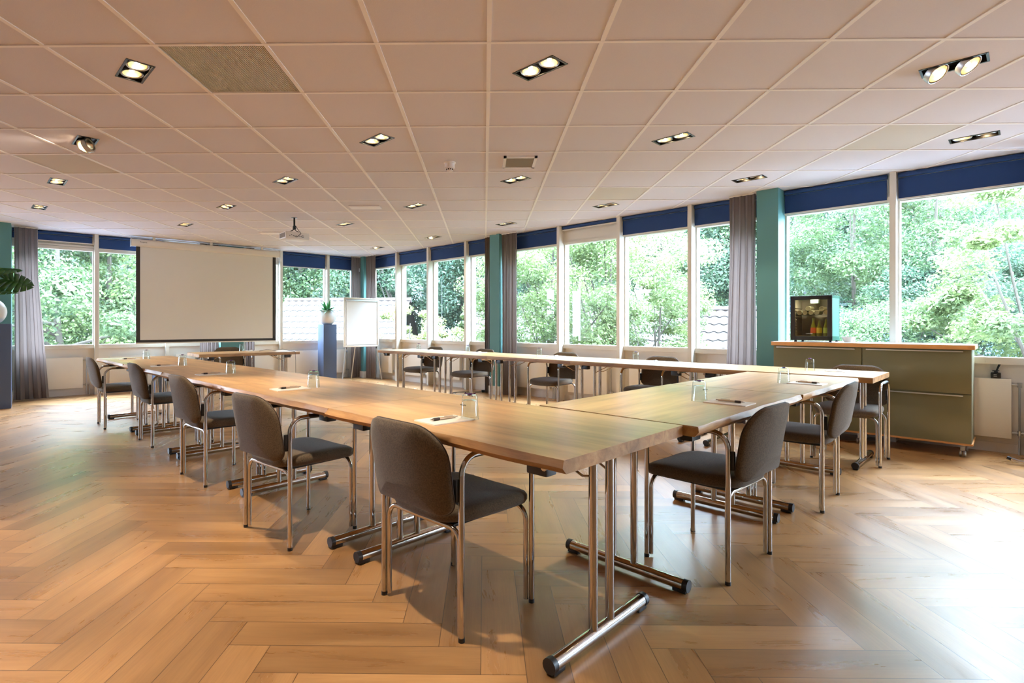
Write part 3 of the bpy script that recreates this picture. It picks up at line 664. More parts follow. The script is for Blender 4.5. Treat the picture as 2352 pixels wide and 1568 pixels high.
# ------------------------------------------------------------------ chairs
def superloop(a, b, n, e, cx=0, cy=0):
    out = []
    for k in range(n):
        t_ = 2 * PI * k / n; c, s = math.cos(t_), math.sin(t_); out.append((cx + a * math.copysign(abs(c) ** e, c), cy + b * math.copysign(abs(s) ** e, s)))
    return out
def make_chair(label):
    t = root('armchair', label, 'chair', group='grey-brown chrome-framed armchairs')
    # seat
    m = MB(); n = 40; loops = []
    for z, k in ((.400, .93), (.405, .965), (.42, 1), (.438, 1), (.450, .97), (.457, .90), (.460, .72), (.461, .4)):
        l = []
        for i, (x, y) in enumerate(superloop(.233 * k, .235 * k, n, .42)):
            yy = y * (1 if y > 0 else 1.0); w = 1 - .16 * max(0, -y / .235) ** 2
            l.append((x * w, yy + .015, z - .018 * max(0, (y / .235)) ** 3 + .008 * (x / .23) ** 2))
        loops.append(l)
    m.layers(loops); m.build('seat', M['fabric'], t, smooth=70)
    # backrest: outline in x,z, bent round the sitter
    def outline(k, g):
        pts = []; Wd, z0, z1 = .232, .455, .775; rt, rb = .125, .05
        for cx, cz, r_, a0 in ((Wd - rt, z1 - rt, rt, 0), (-Wd + rt, z1 - rt, rt, 90), (-Wd + rb, z0 + rb, rb, 180), (Wd - rb, z0 + rb, rb, 270)):
            for j in range(9): a = R(a0 + 90 * j / 8); pts.append((cx + r_ * math.cos(a), cz + r_ * math.sin(a)))
        c0 = (0, (z0 + z1) / 2); res = []
        for x, z in pts:
            x = x * k; z = c0[1] + (z - c0[1]) * k + (.010 * math.cos(x / Wd * PI / 2) if z > c0[1] else -.012 * math.cos(x / Wd * PI / 2))
            res.append((x, z))
        return [(x, -.215 - .16 * (z - .46) - .055 * (1 - (x / Wd) ** 2) + g, z) for x, z in res]
    m = MB(); m.layers([outline(.45, .016), outline(.8, .0155), outline(.93, .0135), outline(.985, .007), outline(1, 0), outline(1, -.010), outline(.99, -.016), outline(.96, -.0195), outline(.8, -.021), outline(.45, -.0215)])
    m.build('backrest', M['fabric'], t, smooth=60)
    m = MB(); m.tube([Vector(p) * 1 for p in outline(1.0, .0)] + [outline(1.0, 0)[0]], .0028, 6); m.build('piping', M['pengrip'], t)
    X, Yr, Yf = .24, -.195, .20
    for sx in (-1, 1):
        m = MB(); path = fillet([(sx * X, Yr, .012), (sx * X, Yr, .665), (sx * X, Yf, .665), (sx * X, Yf, .012)], .07, 8); m.tube(path, .0115, 12); m.build('side_frame', M['chrome'], t)
        m = MB(); m.layers([[(sx * X + .017 * math.cos(a) * q, y, .668 + .012 * math.sin(a) * q) for a in [2 * PI * k / 12 for k in range(12)]] for y, q in ((-.095, .5), (-.085, .95), (.11, 1), (.125, .6))]); m.build('armrest', M['black'], t)
        m = MB(); m.box((sx * (X - .013), -.205, .545), (.018, .03, .085), bev=.006); m.build('back_clamp', M['black'], t)
        for y in (Yr, Yf):
            m = MB(); m.lathe([(0, 0), (.0125, 0), (.0125, .016), (0, .016)], 12, (sx * X, y, 0)); m.build('foot_cap', M['black'], t)
    for y in (Yr + .012, Yf - .012):
        yy = y if y < 0 else y; m = MB()
        path = fillet([(-X + .021, yy, .012), (-X + .021, yy, .392), (X - .021, yy, .392), (X - .021, yy, .012)], .055, 7); m.tube(path, .0105, 12)
        m.build('cross_frame', M['chrome'], t)
    m = MB(); m.box((0, .0, .397), (.36, .36, .012), bev=.004); m.build('seat_pan', M['black'], t)
    return t
s_ = .9913
def cpos(mx, my, d): a = R(d); return (mx * s_ + .195 * math.cos(a), my * s_ + .195 * math.sin(a), 0), a - PI / 2
CH = []
for mx, my, d, l in ((-.2555, 2.1175, 45.5, 'grey-brown armchair nearest the viewer at the front table'), (-1.178, 2.883, 49.5, 'second armchair back from the viewer along the left row'), (-2.162, 3.947, 47.4, 'third armchair along the left row'),
                     (-3.295, 5.1685, 45, 'fourth armchair along the left row'), (-4.37, 6.0525, 43, 'last armchair of the left row, farthest left in the photo')):
    CH.append((*cpos(mx, my, d), l))
CH.append((*cpos(1.259, 2.5565, 132.7), 'armchair at the right row, back to the viewer, closer one')); CH.append((*cpos(2.239, 3.4995, 137.5), 'armchair at the right row in front of the green cabinet'))
for u, v, d, l in ((.12, 4.215, 225.5, 'armchair tucked in at the right end of the window row, below the mini fridge'), (1.97, 4.24, 225, 'armchair facing the room left of the cabinet, seat cut off by the right row'),
                   (3.30, 4.22, 226, 'armchair facing the room right of the middle pillar, underside of seat lit reddish'), (4.80, 4.22, 224, 'armchair facing the room left of the middle pillar'), (5.96, 4.22, 225, 'armchair facing the room nearest the flip chart')):
    p = UV(u, v); CH.append(((p.x, p.y, 0), R(d) - PI / 2, l))
p = FA.w(-3.18, -1.72); CH.append(((p.x, p.y, 0), FA.a - PI, 'armchair behind the presenter table below the screen'))
c0 = make_chair(CH[0][2]); c0.location = CH[0][0]; c0.rotation_euler = (0, 0, CH[0][1])
for loc, a, l in CH[1:]: dup(c0, loc, a, l)

# ------------------------------------------------------------------ table-top things
def make_glass(label, loc, rz):
    t = root('tumbler', label, 'glass', loc, rz, 'upturned tumblers on the tables')
    m = MB(); h = .103; m.lathe([(.0405, 0), (.0325, h - .003), (.030, h), (0, h), ], 28)
    m.lathe([(0, h - .020), (.0295, h - .022), (.0375, .001), (.0405, 0)], 28); m.build('glass_body', M['tumbler'], t, smooth=50)
    text_mesh('lettering', 'FLETCHER', .0085, M['ink'], t, (0, -.0368, .064), (PI / 2 + R(5), PI, 0))
    return t
def make_pad(label, loc, rz):
    m = MB(); m.box((0, 0, .0025), (.148, .21, .005)); o = m.build('notepad', M['pad'], smooth=0); o.location = loc; o.rotation_euler = (0, 0, rz); return tag(o, label, 'notepad', 'paper notepads on the tables')
def make_pen(label, loc, rz):
    t = root('ballpoint_pen', label, 'pen', loc, rz, 'pens on the notepads'); Mx = Matrix.Rotation(R(90), 3, 'X')
    m = MB(); m.lathe([(.0056, -.028), (.0052, .03), (.0045, .055), (0, .056)], 14, (0, 0, .0062), M=Mx); m.build('barrel', M['pen'], t)
    m = MB(); m.lathe([(.0060, -.028), (.0066, -.05), (.0055, -.058)], 14, (0, 0, .0062), M=Mx); m.build('grip', M['pengrip'], t)
    m = MB(); m.lathe([(.0050, -.058), (.002, -.07), (.0006, -.076), (0, -.077)], 12, (0, 0, .0062), M=Mx); m.lathe([(0, .068), (.0026, .068), (.0026, .054)], 10, (0, 0, .0062), M=Mx); m.build('tip', M['chrome'], t)
    m = MB(); m.box((0, -.02, .0135), (.004, .045, .0018)); m.build('clip', M['pen'], t, smooth=0)
    return t
def make_mint(label, loc, rz):
    t = root('wrapped_sweet', label, 'sweet', loc, rz, 'wrapped sweets on the upturned tumblers')
    m = MB(); m.lathe([(0, 0), (.010, .001), (.0125, .004), (.010, .0075), (0, .0085)], 16); m.build('sweet', M['mint'], t)
    m = MB()
    for sx in (-1, 1): m.add([(sx * .010, -.002, .003), (sx * .010, .002, .005), (sx * .024, .009, .010), (sx * .025, 0, .004), (sx * .024, -.009, .008)], [(0, 1, 2, 3, 4), (4, 3, 2, 1, 0)])
    m.build('wrapper_twist', M['mint'], t, smooth=0); return t
Z = .74
# tumbler pixel foot, pad centre, facing direction of the sitter
SET = [(UV(.705, .292), UV(.75, .19), 45, 'nearest place of the left row'), (UV(2.27, .391), UV(2.27, .235), 45, 'second place of the left row'), (UV(3.697, .392), UV(3.69, .235), 45, 'third place of the left row'),
       (UV(4.949, .379), UV(4.98, .22), 45, 'fourth place of the left row'), (UV(6.40, .40), UV(6.42, .23), 45, 'last place of the left row'),
       (UV(.262, 1.545), UV(.118, 1.572), 135, 'nearer place of the right row'), (UV(.237, 2.854), UV(.105, 2.90), 135, 'place of the right row by the cabinet'),
       (UV(.40, 4.14), UV(.22, 4.27), 225, 'right end of the window row'), (UV(2.10, 4.16), UV(1.93, 4.28), 225, 'second place from the right in the window row'), (UV(3.50, 4.2), UV(3.30, 4.29), 225, 'place right of the middle pillar in the window row'),
       (UV(4.85, 4.2), UV(4.72, 4.3), 225, 'place left of the middle pillar in the window row'), (UV(5.95, 4.15), UV(5.80, 4.27), 225, 'place by the flip chart in the window row'),
       (FA.w(-3.14, -2.06), FA.w(-3.0, -2.12), 310, 'presenter place below the screen')]
g0 = p0 = n0 = s0 = None
for k, (g, pd, d, l) in enumerate(SET):
    gz = (g.x, g.y, Z); pz = (pd.x, pd.y, Z); a = R(d) - PI / 2; nz = (pd.x, pd.y, Z + .005); sz = (g.x, g.y, Z + .103)
    gl, pl, nl, sl = 'upturned clear tumbler, ' + l, 'cream paper notepad, ' + l, 'bronze pen on the pad, ' + l, 'purple wrapped sweet on the tumbler, ' + l
    ra = R({0: -50, 5: 30, 6: 30}.get(k, -20)); pa = a + (R(-4) if k < 5 else 0)
    if k == 0: g0 = make_glass(gl, gz, ra); p0 = make_pad(pl, pz, pa); n0 = make_pen(nl, nz, pa + R(180)); s0 = make_mint(sl, sz, R(-15))
    else:
        dup(g0, gz, ra, gl); q = p0.copy(); COL.objects.link(q); q.location = pz; q.rotation_euler = (0, 0, pa); q['label'] = pl
        dup(n0, nz, pa + (R(180) if k < 7 else R(8)), nl); dup(s0, sz, R(37 * k), sl)
# laptop cable left on the presenter table
def wire(name, pts, r, mt, label, cat, rad=.03):
    m = MB(); m.tube(fillet(pts, rad, 4), r, 6); o = m.build(name, mt); return tag(o, label, cat)
q = lambda s, y, z: FA.w(s, y, z)
wire('video_cable', [q(-2.95, -2.3, Z + .004), q(-2.85, -2.35, Z + .03), q(-2.72, -2.3, Z + .006), q(-2.62, -2.4, Z + .03), q(-2.56, -2.55, Z + .006), q(-2.56, -2.76, Z + .004), q(-2.56, -2.78, .6), q(-2.55, -2.76, .2), q(-2.6, -2.6, .004)], .003, M['black'], 'thin black cable lying over the right end of the presenter table', 'cable', .02)

# ------------------------------------------------------------------ plinths and plants
def plinth(label, loc, rz, w, h):
    m = MB(); m.b2((-w / 2, -w / 2, 0), (w / 2, w / 2, h), bev=.003); o = m.build('plinth', M['slate']); o.location = loc; o.rotation_euler = (0, 0, rz); return tag(o, label, 'plinth', 'tall slate blue plinths')
def pot_profile(r, h):
    p = [(0, 0)] + [(r * math.cos(R(a)), h * .5 + h * .5 * math.sin(R(a)) / math.sin(R(60))) for a in range(-60, 55, 6)]
    return p + [(r * .6, h * .965), (r * .57, h * .965), (r * .62, h * .9), (0, h * .88)]
def bromeliad():
    b = FA.w(-.96, -.32); plinth('slate blue plinth in the corner beside the flip chart', b, FA.a, .285, 1.165)
    t = root('potted_bromeliad', 'white round pot with spiky green bromeliad on the corner plinth', 'potted plant', (b.x, b.y, 1.165))
    m = MB(); m.lathe(pot_profile(.178, .30), 36); m.build('pot', M['pot'], t); m = MB(); m.lathe([(0, .27), (.12, .268)], 20); m.build('soil', M['soil'], t)
    m = MB(); r_ = random.Random(3)
    for k in range(46):
        az = r_.uniform(0, 2 * PI); el = r_.uniform(.12, 1.2); ln = r_.uniform(.2, .38) * (1.2 if el < .7 else .85); w = r_.uniform(.016, .028); n = 8; vs = []; fs = []
        d = Vector((math.cos(az), math.sin(az), 0)); sd_ = Vector((-math.sin(az), math.cos(az), 0))
        for i in range(n + 1):
            f = i / n; x = ln * f * math.cos(el) + .03; z = .27 + ln * f * math.sin(el) - (.35 if el < .8 else .12) * ln * f * f
            ww = w * math.sin(PI * min(1, .25 + f * .75)) + .0008; c = d * x + Vector((0, 0, z))
            vs += [c - sd_ * ww + Vector((0, 0, .004)), c, c + sd_ * ww + Vector((0, 0, .004))]
        for i in range(n): a = i * 3; fs += [(a, a + 1, a + 4, a + 3), (a + 1, a + 2, a + 5, a + 4)]
        m.add(vs, fs)
    m.build('leaves', M['leafb'], t)
bromeliad()
def monstera():
    b = FA.w(-6.06, -.93); plinth('slate blue plinth at the left border of the photo', b, FA.a, .34, 1.165)
    t = root('potted_monstera', 'white round pot with large split-leaved monstera at the left border', 'potted plant', (b.x - .045, b.y - .04, 1.165))
    m = MB(); m.lathe(pot_profile(.185, .33), 36); m.build('pot', M['pot'], t); m = MB(); m.lathe([(0, .30), (.12, .298)], 20); m.build('soil', M['soil'], t)
    def leaf(base, tip, size, axis, side):
        base, tip = Vector(base), Vector(tip); ax = Vector(axis).normalized(); sdr = Vector(side); sdr = (sdr - ax * sdr.dot(ax)).normalized(); nrm = ax.cross(sdr)
        s = MB(); mid = base.lerp(tip, .55) + Vector((0, 0, .07)) - ax * .03; s.tube([base, base.lerp(mid, .5) + Vector((0, 0, .015)), mid, tip, tip + ax * size * .5], .0045, 6, rs=[.006, .005, .0045, .004, .002]); s.build('stem', M['leafd'], t)
        # heart shaped blade: broad lobes with narrow slits reaching from the rim towards the midrib
        m = MB(); half = [(-.22, .10), (-.26, .30), (-.10, .46), (.12, .52), (.36, .50), (.60, .42), (.82, .27), (1.0, .04)]
        def P(a, b): return tip + ax * (a * size) + sdr * (b * size) + nrm * (size * (-.55 * b * b - .12 * a * a))
        for sg in (-1, 1):
            for k in range(len(half) - 1):
                (a0, w0), (a1, w1) = half[k], half[k + 1]; g = .10 if 1 <= k <= 5 else 0
                r0, r1 = max(-.04, k / 7 - .12), max(-.04, (k + 1) / 7 - .12); q = [0, .35, .7, 1.0]; rows = []
                for f in q:
                    gg = g * max(0, (f - .35) / .65); p0 = (r0 + (a0 - r0) * f, w0 * f); p1 = (r1 + (a1 - r1) * f, w1 * f)
                    u0 = (p0[0] + (p1[0] - p0[0]) * gg, p0[1] + (p1[1] - p0[1]) * gg); rows.append((P(u0[0], sg * u0[1]), P(p1[0] - (p1[0] - p0[0]) * gg, sg * (p1[1] - (p1[1] - p0[1]) * gg))))
                vs = [v for r_ in rows for v in r_]; m.add(vs, [(2 * i, 2 * i + 1, 2 * i + 3, 2 * i + 2) for i in range(3)])
        o = m.build('leaf', M['leafd'], t, smooth=60)
        md = o.modifiers.new('thick', 'SOLIDIFY'); md.thickness = .0015
    top = .31; Rt = Vector((.76, .65, 0)); Vw = Vector((.65, -.76, 0)); Up = Vector((0, 0, 1))
    leaf((0, 0, top), Rt * .16 + Up * .62, .33, Rt * .95 - Up * .22 + Vw * .2, Up * .85 - Vw * .55)
    leaf((.01, 0, top), Rt * .06 + Up * .76 + Vw * .03, .30, Rt * .95 + Up * .05 + Vw * .25, Up * .35 - Vw * .9)
    leaf((0, .01, top), Rt * .05 + Up * .46 + Vw * .06, .27, Rt * 1 - Up * .02 + Vw * .3, Up * .18 - Vw * .95)
    leaf((0, 0, top), Rt * -.18 + Up * .68, .33, Rt * -.8 + Up * .1 + Vw * .5, Up * .6 + Rt * .5)
    leaf((0, 0, top), Rt * -.10 + Up * .5 + Vw * .15, .30, Vw * .9 - Up * .3 - Rt * .3, Rt); leaf((0, 0, top), Rt * -.05 + Up * .6 - Vw * .15, .30, Vw * -.9 + Up * .1, Rt)
monstera()

# flip chart
t = root('flip_chart', 'white flip chart easel with blank paper standing in the corner', 'flip chart', FA.w(-.44, -.82, 0), FA.a)
m = MB(); w, z0, z1 = .395, .70, 1.71
for a, b in (((-w, -.015, z0), (w, .01, z0 + .035)), ((-w, -.015, z1 - .035), (w, .01, z1)), ((-w, -.015, z0), (-w + .035, .01, z1)), ((w - .035, -.015, z0), (w, .01, z1))): m.b2(a, b, bev=.006)
m.build('frame', M['projw'], t); m = MB(); m.b2((-w + .02, -.004, z0 + .02), (w - .02, .006, z1 - .02)); m.build('board', M['pot'], t, smooth=0)
m = MB(); m.b2((-w + .055, -.013, z0 + .05), (w - .05, -.005, z1 - .06)); m.build('paper_pad', M['paper'], t, smooth=0)
m = MB(); m.b2((-w + .04, -.026, z1 - .075), (w - .04, -.012, z1 - .04), bev=.003); m.build('clamp_bar', M['alu'], t)
for sx in (-1, 1):
    m = MB(); m.tube([(sx * (w - .05), .0, z0 + .02), (sx * (w + .05), -.06, .0)] if sx > 0 else [(-w + .05, 0, z0 + .02), (-w - .06, -.06, 0)], .011, 10); m.build('leg', M['alu'], t)
m = MB(); m.tube([(-.02, .03, z1 - .2), (-.02, .42, 0)], .011, 10); m.build('leg', M['alu'], t)
m = MB(); m.lathe([(0, -.02), (.014, -.02), (.014, .02), (0, .02)], 10, (-w + .05, 0, z0 - .02)); m.lathe([(0, -.02), (.014, -.02), (.014, .02), (0, .02)], 10, (w - .05, 0, z0 - .02)); m.build('leg_knob', M['black'], t)
# wall sensor and socket box on the corner pillar
m = MB(); m.b2((-.025, -.02, -.04), (.025, 0, .04), bev=.004); o = m.build('wall_sensor', M['pot']); place(o, FB, .10, -.131, 2.36); tag(o, 'small white sensor box high on the teal corner pillar', 'sensor')
m = MB(); m.b2((-.03, -.03, -.09), (.03, 0, .09), bev=.003); o = m.build('cable_duct', M['pot']); place(o, FB, .02, -.131, .33); tag(o, 'white socket box low on the teal corner pillar', 'socket')

# ------------------------------------------------------------------ cabinet, fridge and what is in and on it
CW = 1.56; t = root('sideboard', 'glossy olive green sideboard on castors with an oak edged top', 'cabinet', FB.w(9.255, -.40, 0), FB.a)
zb, zt_ = .125, .932; D = .44; half = CW / 2
m = MB(); m.b2((-half + .01, .02, zb), (half - .01, D, zt_)); m.build('carcass', M['green_side'], t, smooth=0)
m = MB(); m.b2((-half - .01, -.01, zt_), (half + .012, D + .02, zt_ + .04), bev=.002); o = m.build('worktop', [M['oakedge'], M['pot']], t)
for p_ in o.data.polygons:
    if p_.normal.z > .9: p_.material_index = 1
m = MB(); m.b2((-half, .004, zb - .018), (half, D, zb), bev=.002); m.build('plinth_board', M['oakedge'], t)
def door(x0, x1, z0, z1, nm):
    m = MB(); m.b2((x0, .0, z0), (x1, .02, z1), bev=.0015); d = m.build(nm, M['green_lam'], t)
    h = MB(); h.b2((x0 + .03, -.022, z1 - .016), (x1 - .05, -.002, z1 - .006), bev=.002); h.build('handle', M['alu'], d)
xs_ = .0
door(-half + .012, xs_ - .003, zb, zt_ - .006, 'door'); door(xs_ + .003, half - .012, .55, zt_ - .006, 'drawer'); door(xs_ + .003, half - .012, zb, .545, 'drawer')
def castor(x, y):
    m = MB(); m.lathe([(0, 0), (.03, 0), (.03, -.012), (0, -.012)], 16, (x, y, zb - .018)); m.box((x, y, .07), (.03, .03, .04), bev=.004)
    for dx in (-.014, .014): m.lathe([(0, -.009), (.022, -.009), (.027, -.004), (.027, .004), (.022, .009), (0, .009)], 20, (x + dx, y - .01, .0275), M=Matrix.Rotation(R(90), 3, 'Y'))
    m.build('castor', M['steel'], t)
for x in (-half + .1, -.03, half - .07):
    castor(x, .08); castor(x, D - .08)
# fridge
FW, FH, FD = .37, .455, .33; fz = zt_ + .04
t = root('mini_fridge', 'small glass-fronted mini fridge standing on the sideboard', 'fridge', FB.w(8.815, -.345, fz), FB.a); fo = t
b0 = .018; m = MB(); w = FW / 2
for a, b in (((-w, .03, b0), (-w + .03, FD, b0 + FH)), ((w - .03, .03, b0), (w, FD, b0 + FH)), ((-w, .03, b0), (w, FD, b0 + .04)), ((-w, .03, b0 + FH - .03), (w, FD, b0 + FH)), ((-w, FD - .03, b0), (w, FD, b0 + FH))): m.b2(a, b)
m.build('body', M['fridge'], t, smooth=0)
m = MB(); i = .031
for a, b in (((-w + i, .032, b0 + .041), (-w + i + .002, FD - .032, b0 + FH - .032)), ((w - i - .002, .032, b0 + .041), (w - i, FD - .032, b0 + FH - .032)), ((-w + i, .032, b0 + .041), (w - i, FD - .032, b0 + .043)), ((-w + i, FD - .034, b0 + .041), (w - i, FD - .032, b0 + FH - .032))): m.b2(a, b)
for z in [b0 + .09 + .03 * k for k in range(9)]: m.b2((-w + i, .05, z), (-w + i + .012, FD - .05, z + .004))
m.build('lining', M['fridge_in'], t, smooth=0)
m = MB(); m.b2((-w + i, .06, b0 + .255), (w - i, FD - .035, b0 + .259)); m.build('shelf', M['tumbler'], t, smooth=0)
m = MB(); f = .04
for a, b in (((-w, 0, b0), (-w + f, .026, b0 + FH)), ((w - f, 0, b0), (w, .026, b0 + FH)), ((-w, 0, b0), (w, .026, b0 + f)), ((-w, 0, b0 + FH - f), (w, .026, b0 + FH))): m.b2(a, b, bev=.002)
d = m.build('door', M['black'], t); g = MB(); g.b2((-w + f - .002, .008, b0 + f - .002), (w - f + .002, .012, b0 + FH - f + .002)); g.build('glass_pane', M['fpane'], d, smooth=0)
m = MB()
for x in (-w + .04, w - .02):
    for y in (.03, FD - .03): m.lathe([(0, 0), (.014, 0), (.012, b0), (0, b0)], 12, (x, y, 0))
m.build('foot', M['black'], t)
m = MB(); m.b2((-.03, .12, b0 + FH - .075), (.04, .2, b0 + FH - .032), bev=.004); m.build('cooling_unit', mat('frosted', srgb(190, 220, 205), .2), t)
m = MB()
for k in range(22): m.b2((w - .0005, FD - .03, b0 + .03 + k * .018), (w + .001, FD - .01, b0 + .04 + k * .018))
m.build('side_vent', M['black'], t, smooth=0)
text_mesh('lettering', 'KLARSTEIN', .012, M['wprint'], t, (-.015, .0065, b0 + .067), (PI / 2, 0, 0))
m = MB(); m.b2((-.05, .05, b0 + FH - .036), (.05, .062, b0 + FH - .0325)); m.build('fridge_lamp', mat('led_strip', (1, .95, .85, 1), .5, emit=((1, .93, .8, 1), 300)), t, smooth=0)
def infridge(x, y, z): return FB.w(8.815 + x, -.345 + y, fz + z)
k = 0
for x, r2, l in ((-.118, 0, 'drink can end at the far left of the fridge shelf'), (-.066, 0, 'drink can end second from left on the fridge shelf'), (-.014, 0, 'drink can end third from left on the fridge shelf'), (.038, 0, 'drink can end fourth from left on the fridge shelf'), (.122, 0, 'drink can end at the right of the fridge shelf'), (-.04, 1, 'drink can end stacked on top, left one of two'), (.08, 1, 'drink can end stacked on top, right one of two')):
    z = b0 + .259 + .0245 + (.043 if r2 and x < 0 else (.036 if r2 else 0)); m = MB(); m.lathe([(0, 0), (.021, 0), (.022, -.002), (.0245, .004), (.0245, .14), (0, .14)], 20, M=Matrix.Rotation(R(-90), 3, 'X')); o = m.build('drink_can', M['cap']); place(o, FB, 8.815 + x, -.345 + .07, fz + z); tag(o, l, 'can', 'drink cans lying in the fridge')
for x, mt, l, h in ((.005, 'bottle_o', 'juice bottle with orange label in the fridge', .17), (.058, 'bottle_y', 'juice bottle with yellow label in the fridge', .15), (.118, 'bottle_g', 'juice bottle with lime green label in the fridge', .16)):
    t = root('juice_bottle', l, 'bottle', infridge(x, .08, b0 + .043), FB.a, 'juice bottles in the fridge'); m = MB(); m.lathe([(0, 0), (.022, 0), (.024, .006), (.024, h * .55), (.012, h * .78), (.009, h), (.010, h + .012), (0, h + .012)], 20); m.build('bottle_body', M['juice'], t)
    m = MB(); m.lathe([(.0246, .03), (.0246, .085)], 20); m.build('label_band', M[mt], t)
# fridge cable and bowl
m = MB(); m.tube(fillet([tuple(FB.w(8.62, -.03, fz + .03)), tuple(FB.w(8.56, -.05, fz + .004)), tuple(FB.w(8.50, -.1, fz + .004)), tuple(FB.w(8.475, -.2, fz + .004))], .02, 4), .003, 6); o = m.build('power_cable', M['black']); tag(o, 'thin black power cable running from the fridge to the pillar', 'cable')
t = root('bowl', 'small white ceramic bowl beside the mini fridge', 'bowl', FB.w(9.12, -.26, fz), FB.a); m = MB(); m.lathe([(0, 0), (.033, 0), (.036, .006), (.060, .058), (.0575, .058), (.034, .009), (0, .007)], 32); m.build('bowl_body', M['ceram'], t)
# reed diffuser on the right-hand radiator
t = root('reed_diffuser', 'black glass reed diffuser on the radiator at the right edge', 'diffuser', FB.w(10.165, YB - .045, .667), FB.a)
m = MB(); m.b2((-.033, -.03, 0), (.033, .03, .052), bev=.006); m.lathe([(.016, .05), (.012, .062), (.024, .064), (.024, .071), (0, .071)], 20); m.build('bottle', M['black'], t)
m = MB()
for k in range(6): m.tube([(-.002 + .0015 * k, .002 * (k % 3), .06), (.028 + .003 * k, .004 * (k % 3), .165 - .002 * k)], .0017, 6)
m.build('reed', M['black'], t)
m = MB(); m.b2((-.014, -.0305, .03), (.006, -.0302, .034)); m.b2((-.014, -.0305, .018), (.008, -.0302, .022)); m.build('label_print', M['wprint'], t, smooth=0)
# floor stand foot at right border
t = root('coat_stand', 'chrome curved foot of a stand at the right border of the photo', 'stand', FB.w(10.62, -.45, 0), FB.a); m = MB()
m.tube([(0, 0, .03), (0, 0, 1.7)], .015, 10); m.build('pole', M['chrome'], t)
for k in range(4):
    a = R(170 + 90 * k); m = MB(); m.tube([(0, 0, .06), (.08 * math.cos(a), .08 * math.sin(a), .035), (.3 * math.cos(a), .3 * math.sin(a), .03), (.37 * math.cos(a), .37 * math.sin(a), .045)], .012, 10); m.tube([(.36 * math.cos(a), .36 * math.sin(a), .042), (.385 * math.cos(a), .385 * math.sin(a), .05)], .015, 10, mi=1); m.build('foot', [M['chrome'], M['black']], t)
# floor power box and cable
p = FB.w(3.9, -.06); t = root('power_box', 'black power adapter on the floor left of the middle pillar', 'adapter', (p.x, p.y, 0), R(10)); m = MB(); m.box((0, 0, .02), (.13, .07, .04), bev=.006); m.build('case', M['black'], t)
m = MB(); m.tube(fillet([(-.06, 0, .01), (-.2, -.06, .004), (-.35, .02, .004), (-.5, .0, .004), (-.58, -.06, .004)], .05, 5), .004, 6); m.tube(fillet([(-.06, 0, .012), (-.25, .1, .004), (-.42, .12, .004), (-.6, .0, .004)], .05, 5), .004, 6)
m.tube(fillet([(.06, 0, .02), (.1, .04, .15), (.14, .1, .25)], .05, 5), .004, 6); m.build('cable', M['black'], t)
# computer case under the presenter side table row
t = root('computer_case', 'pale grey computer case on the floor behind the left table row', 'computer', FA.w(-4.0, -.45, 0), FA.a); m = MB(); m.b2((-.09, -.2, .0), (.09, .2, .42), bev=.006); m.build('case', M['slate'], t)
m = MB(); m.b2((-.07, -.204, .3), (.07, -.2, .36)); m.build('drive_bay', M['steel'], t, smooth=0)

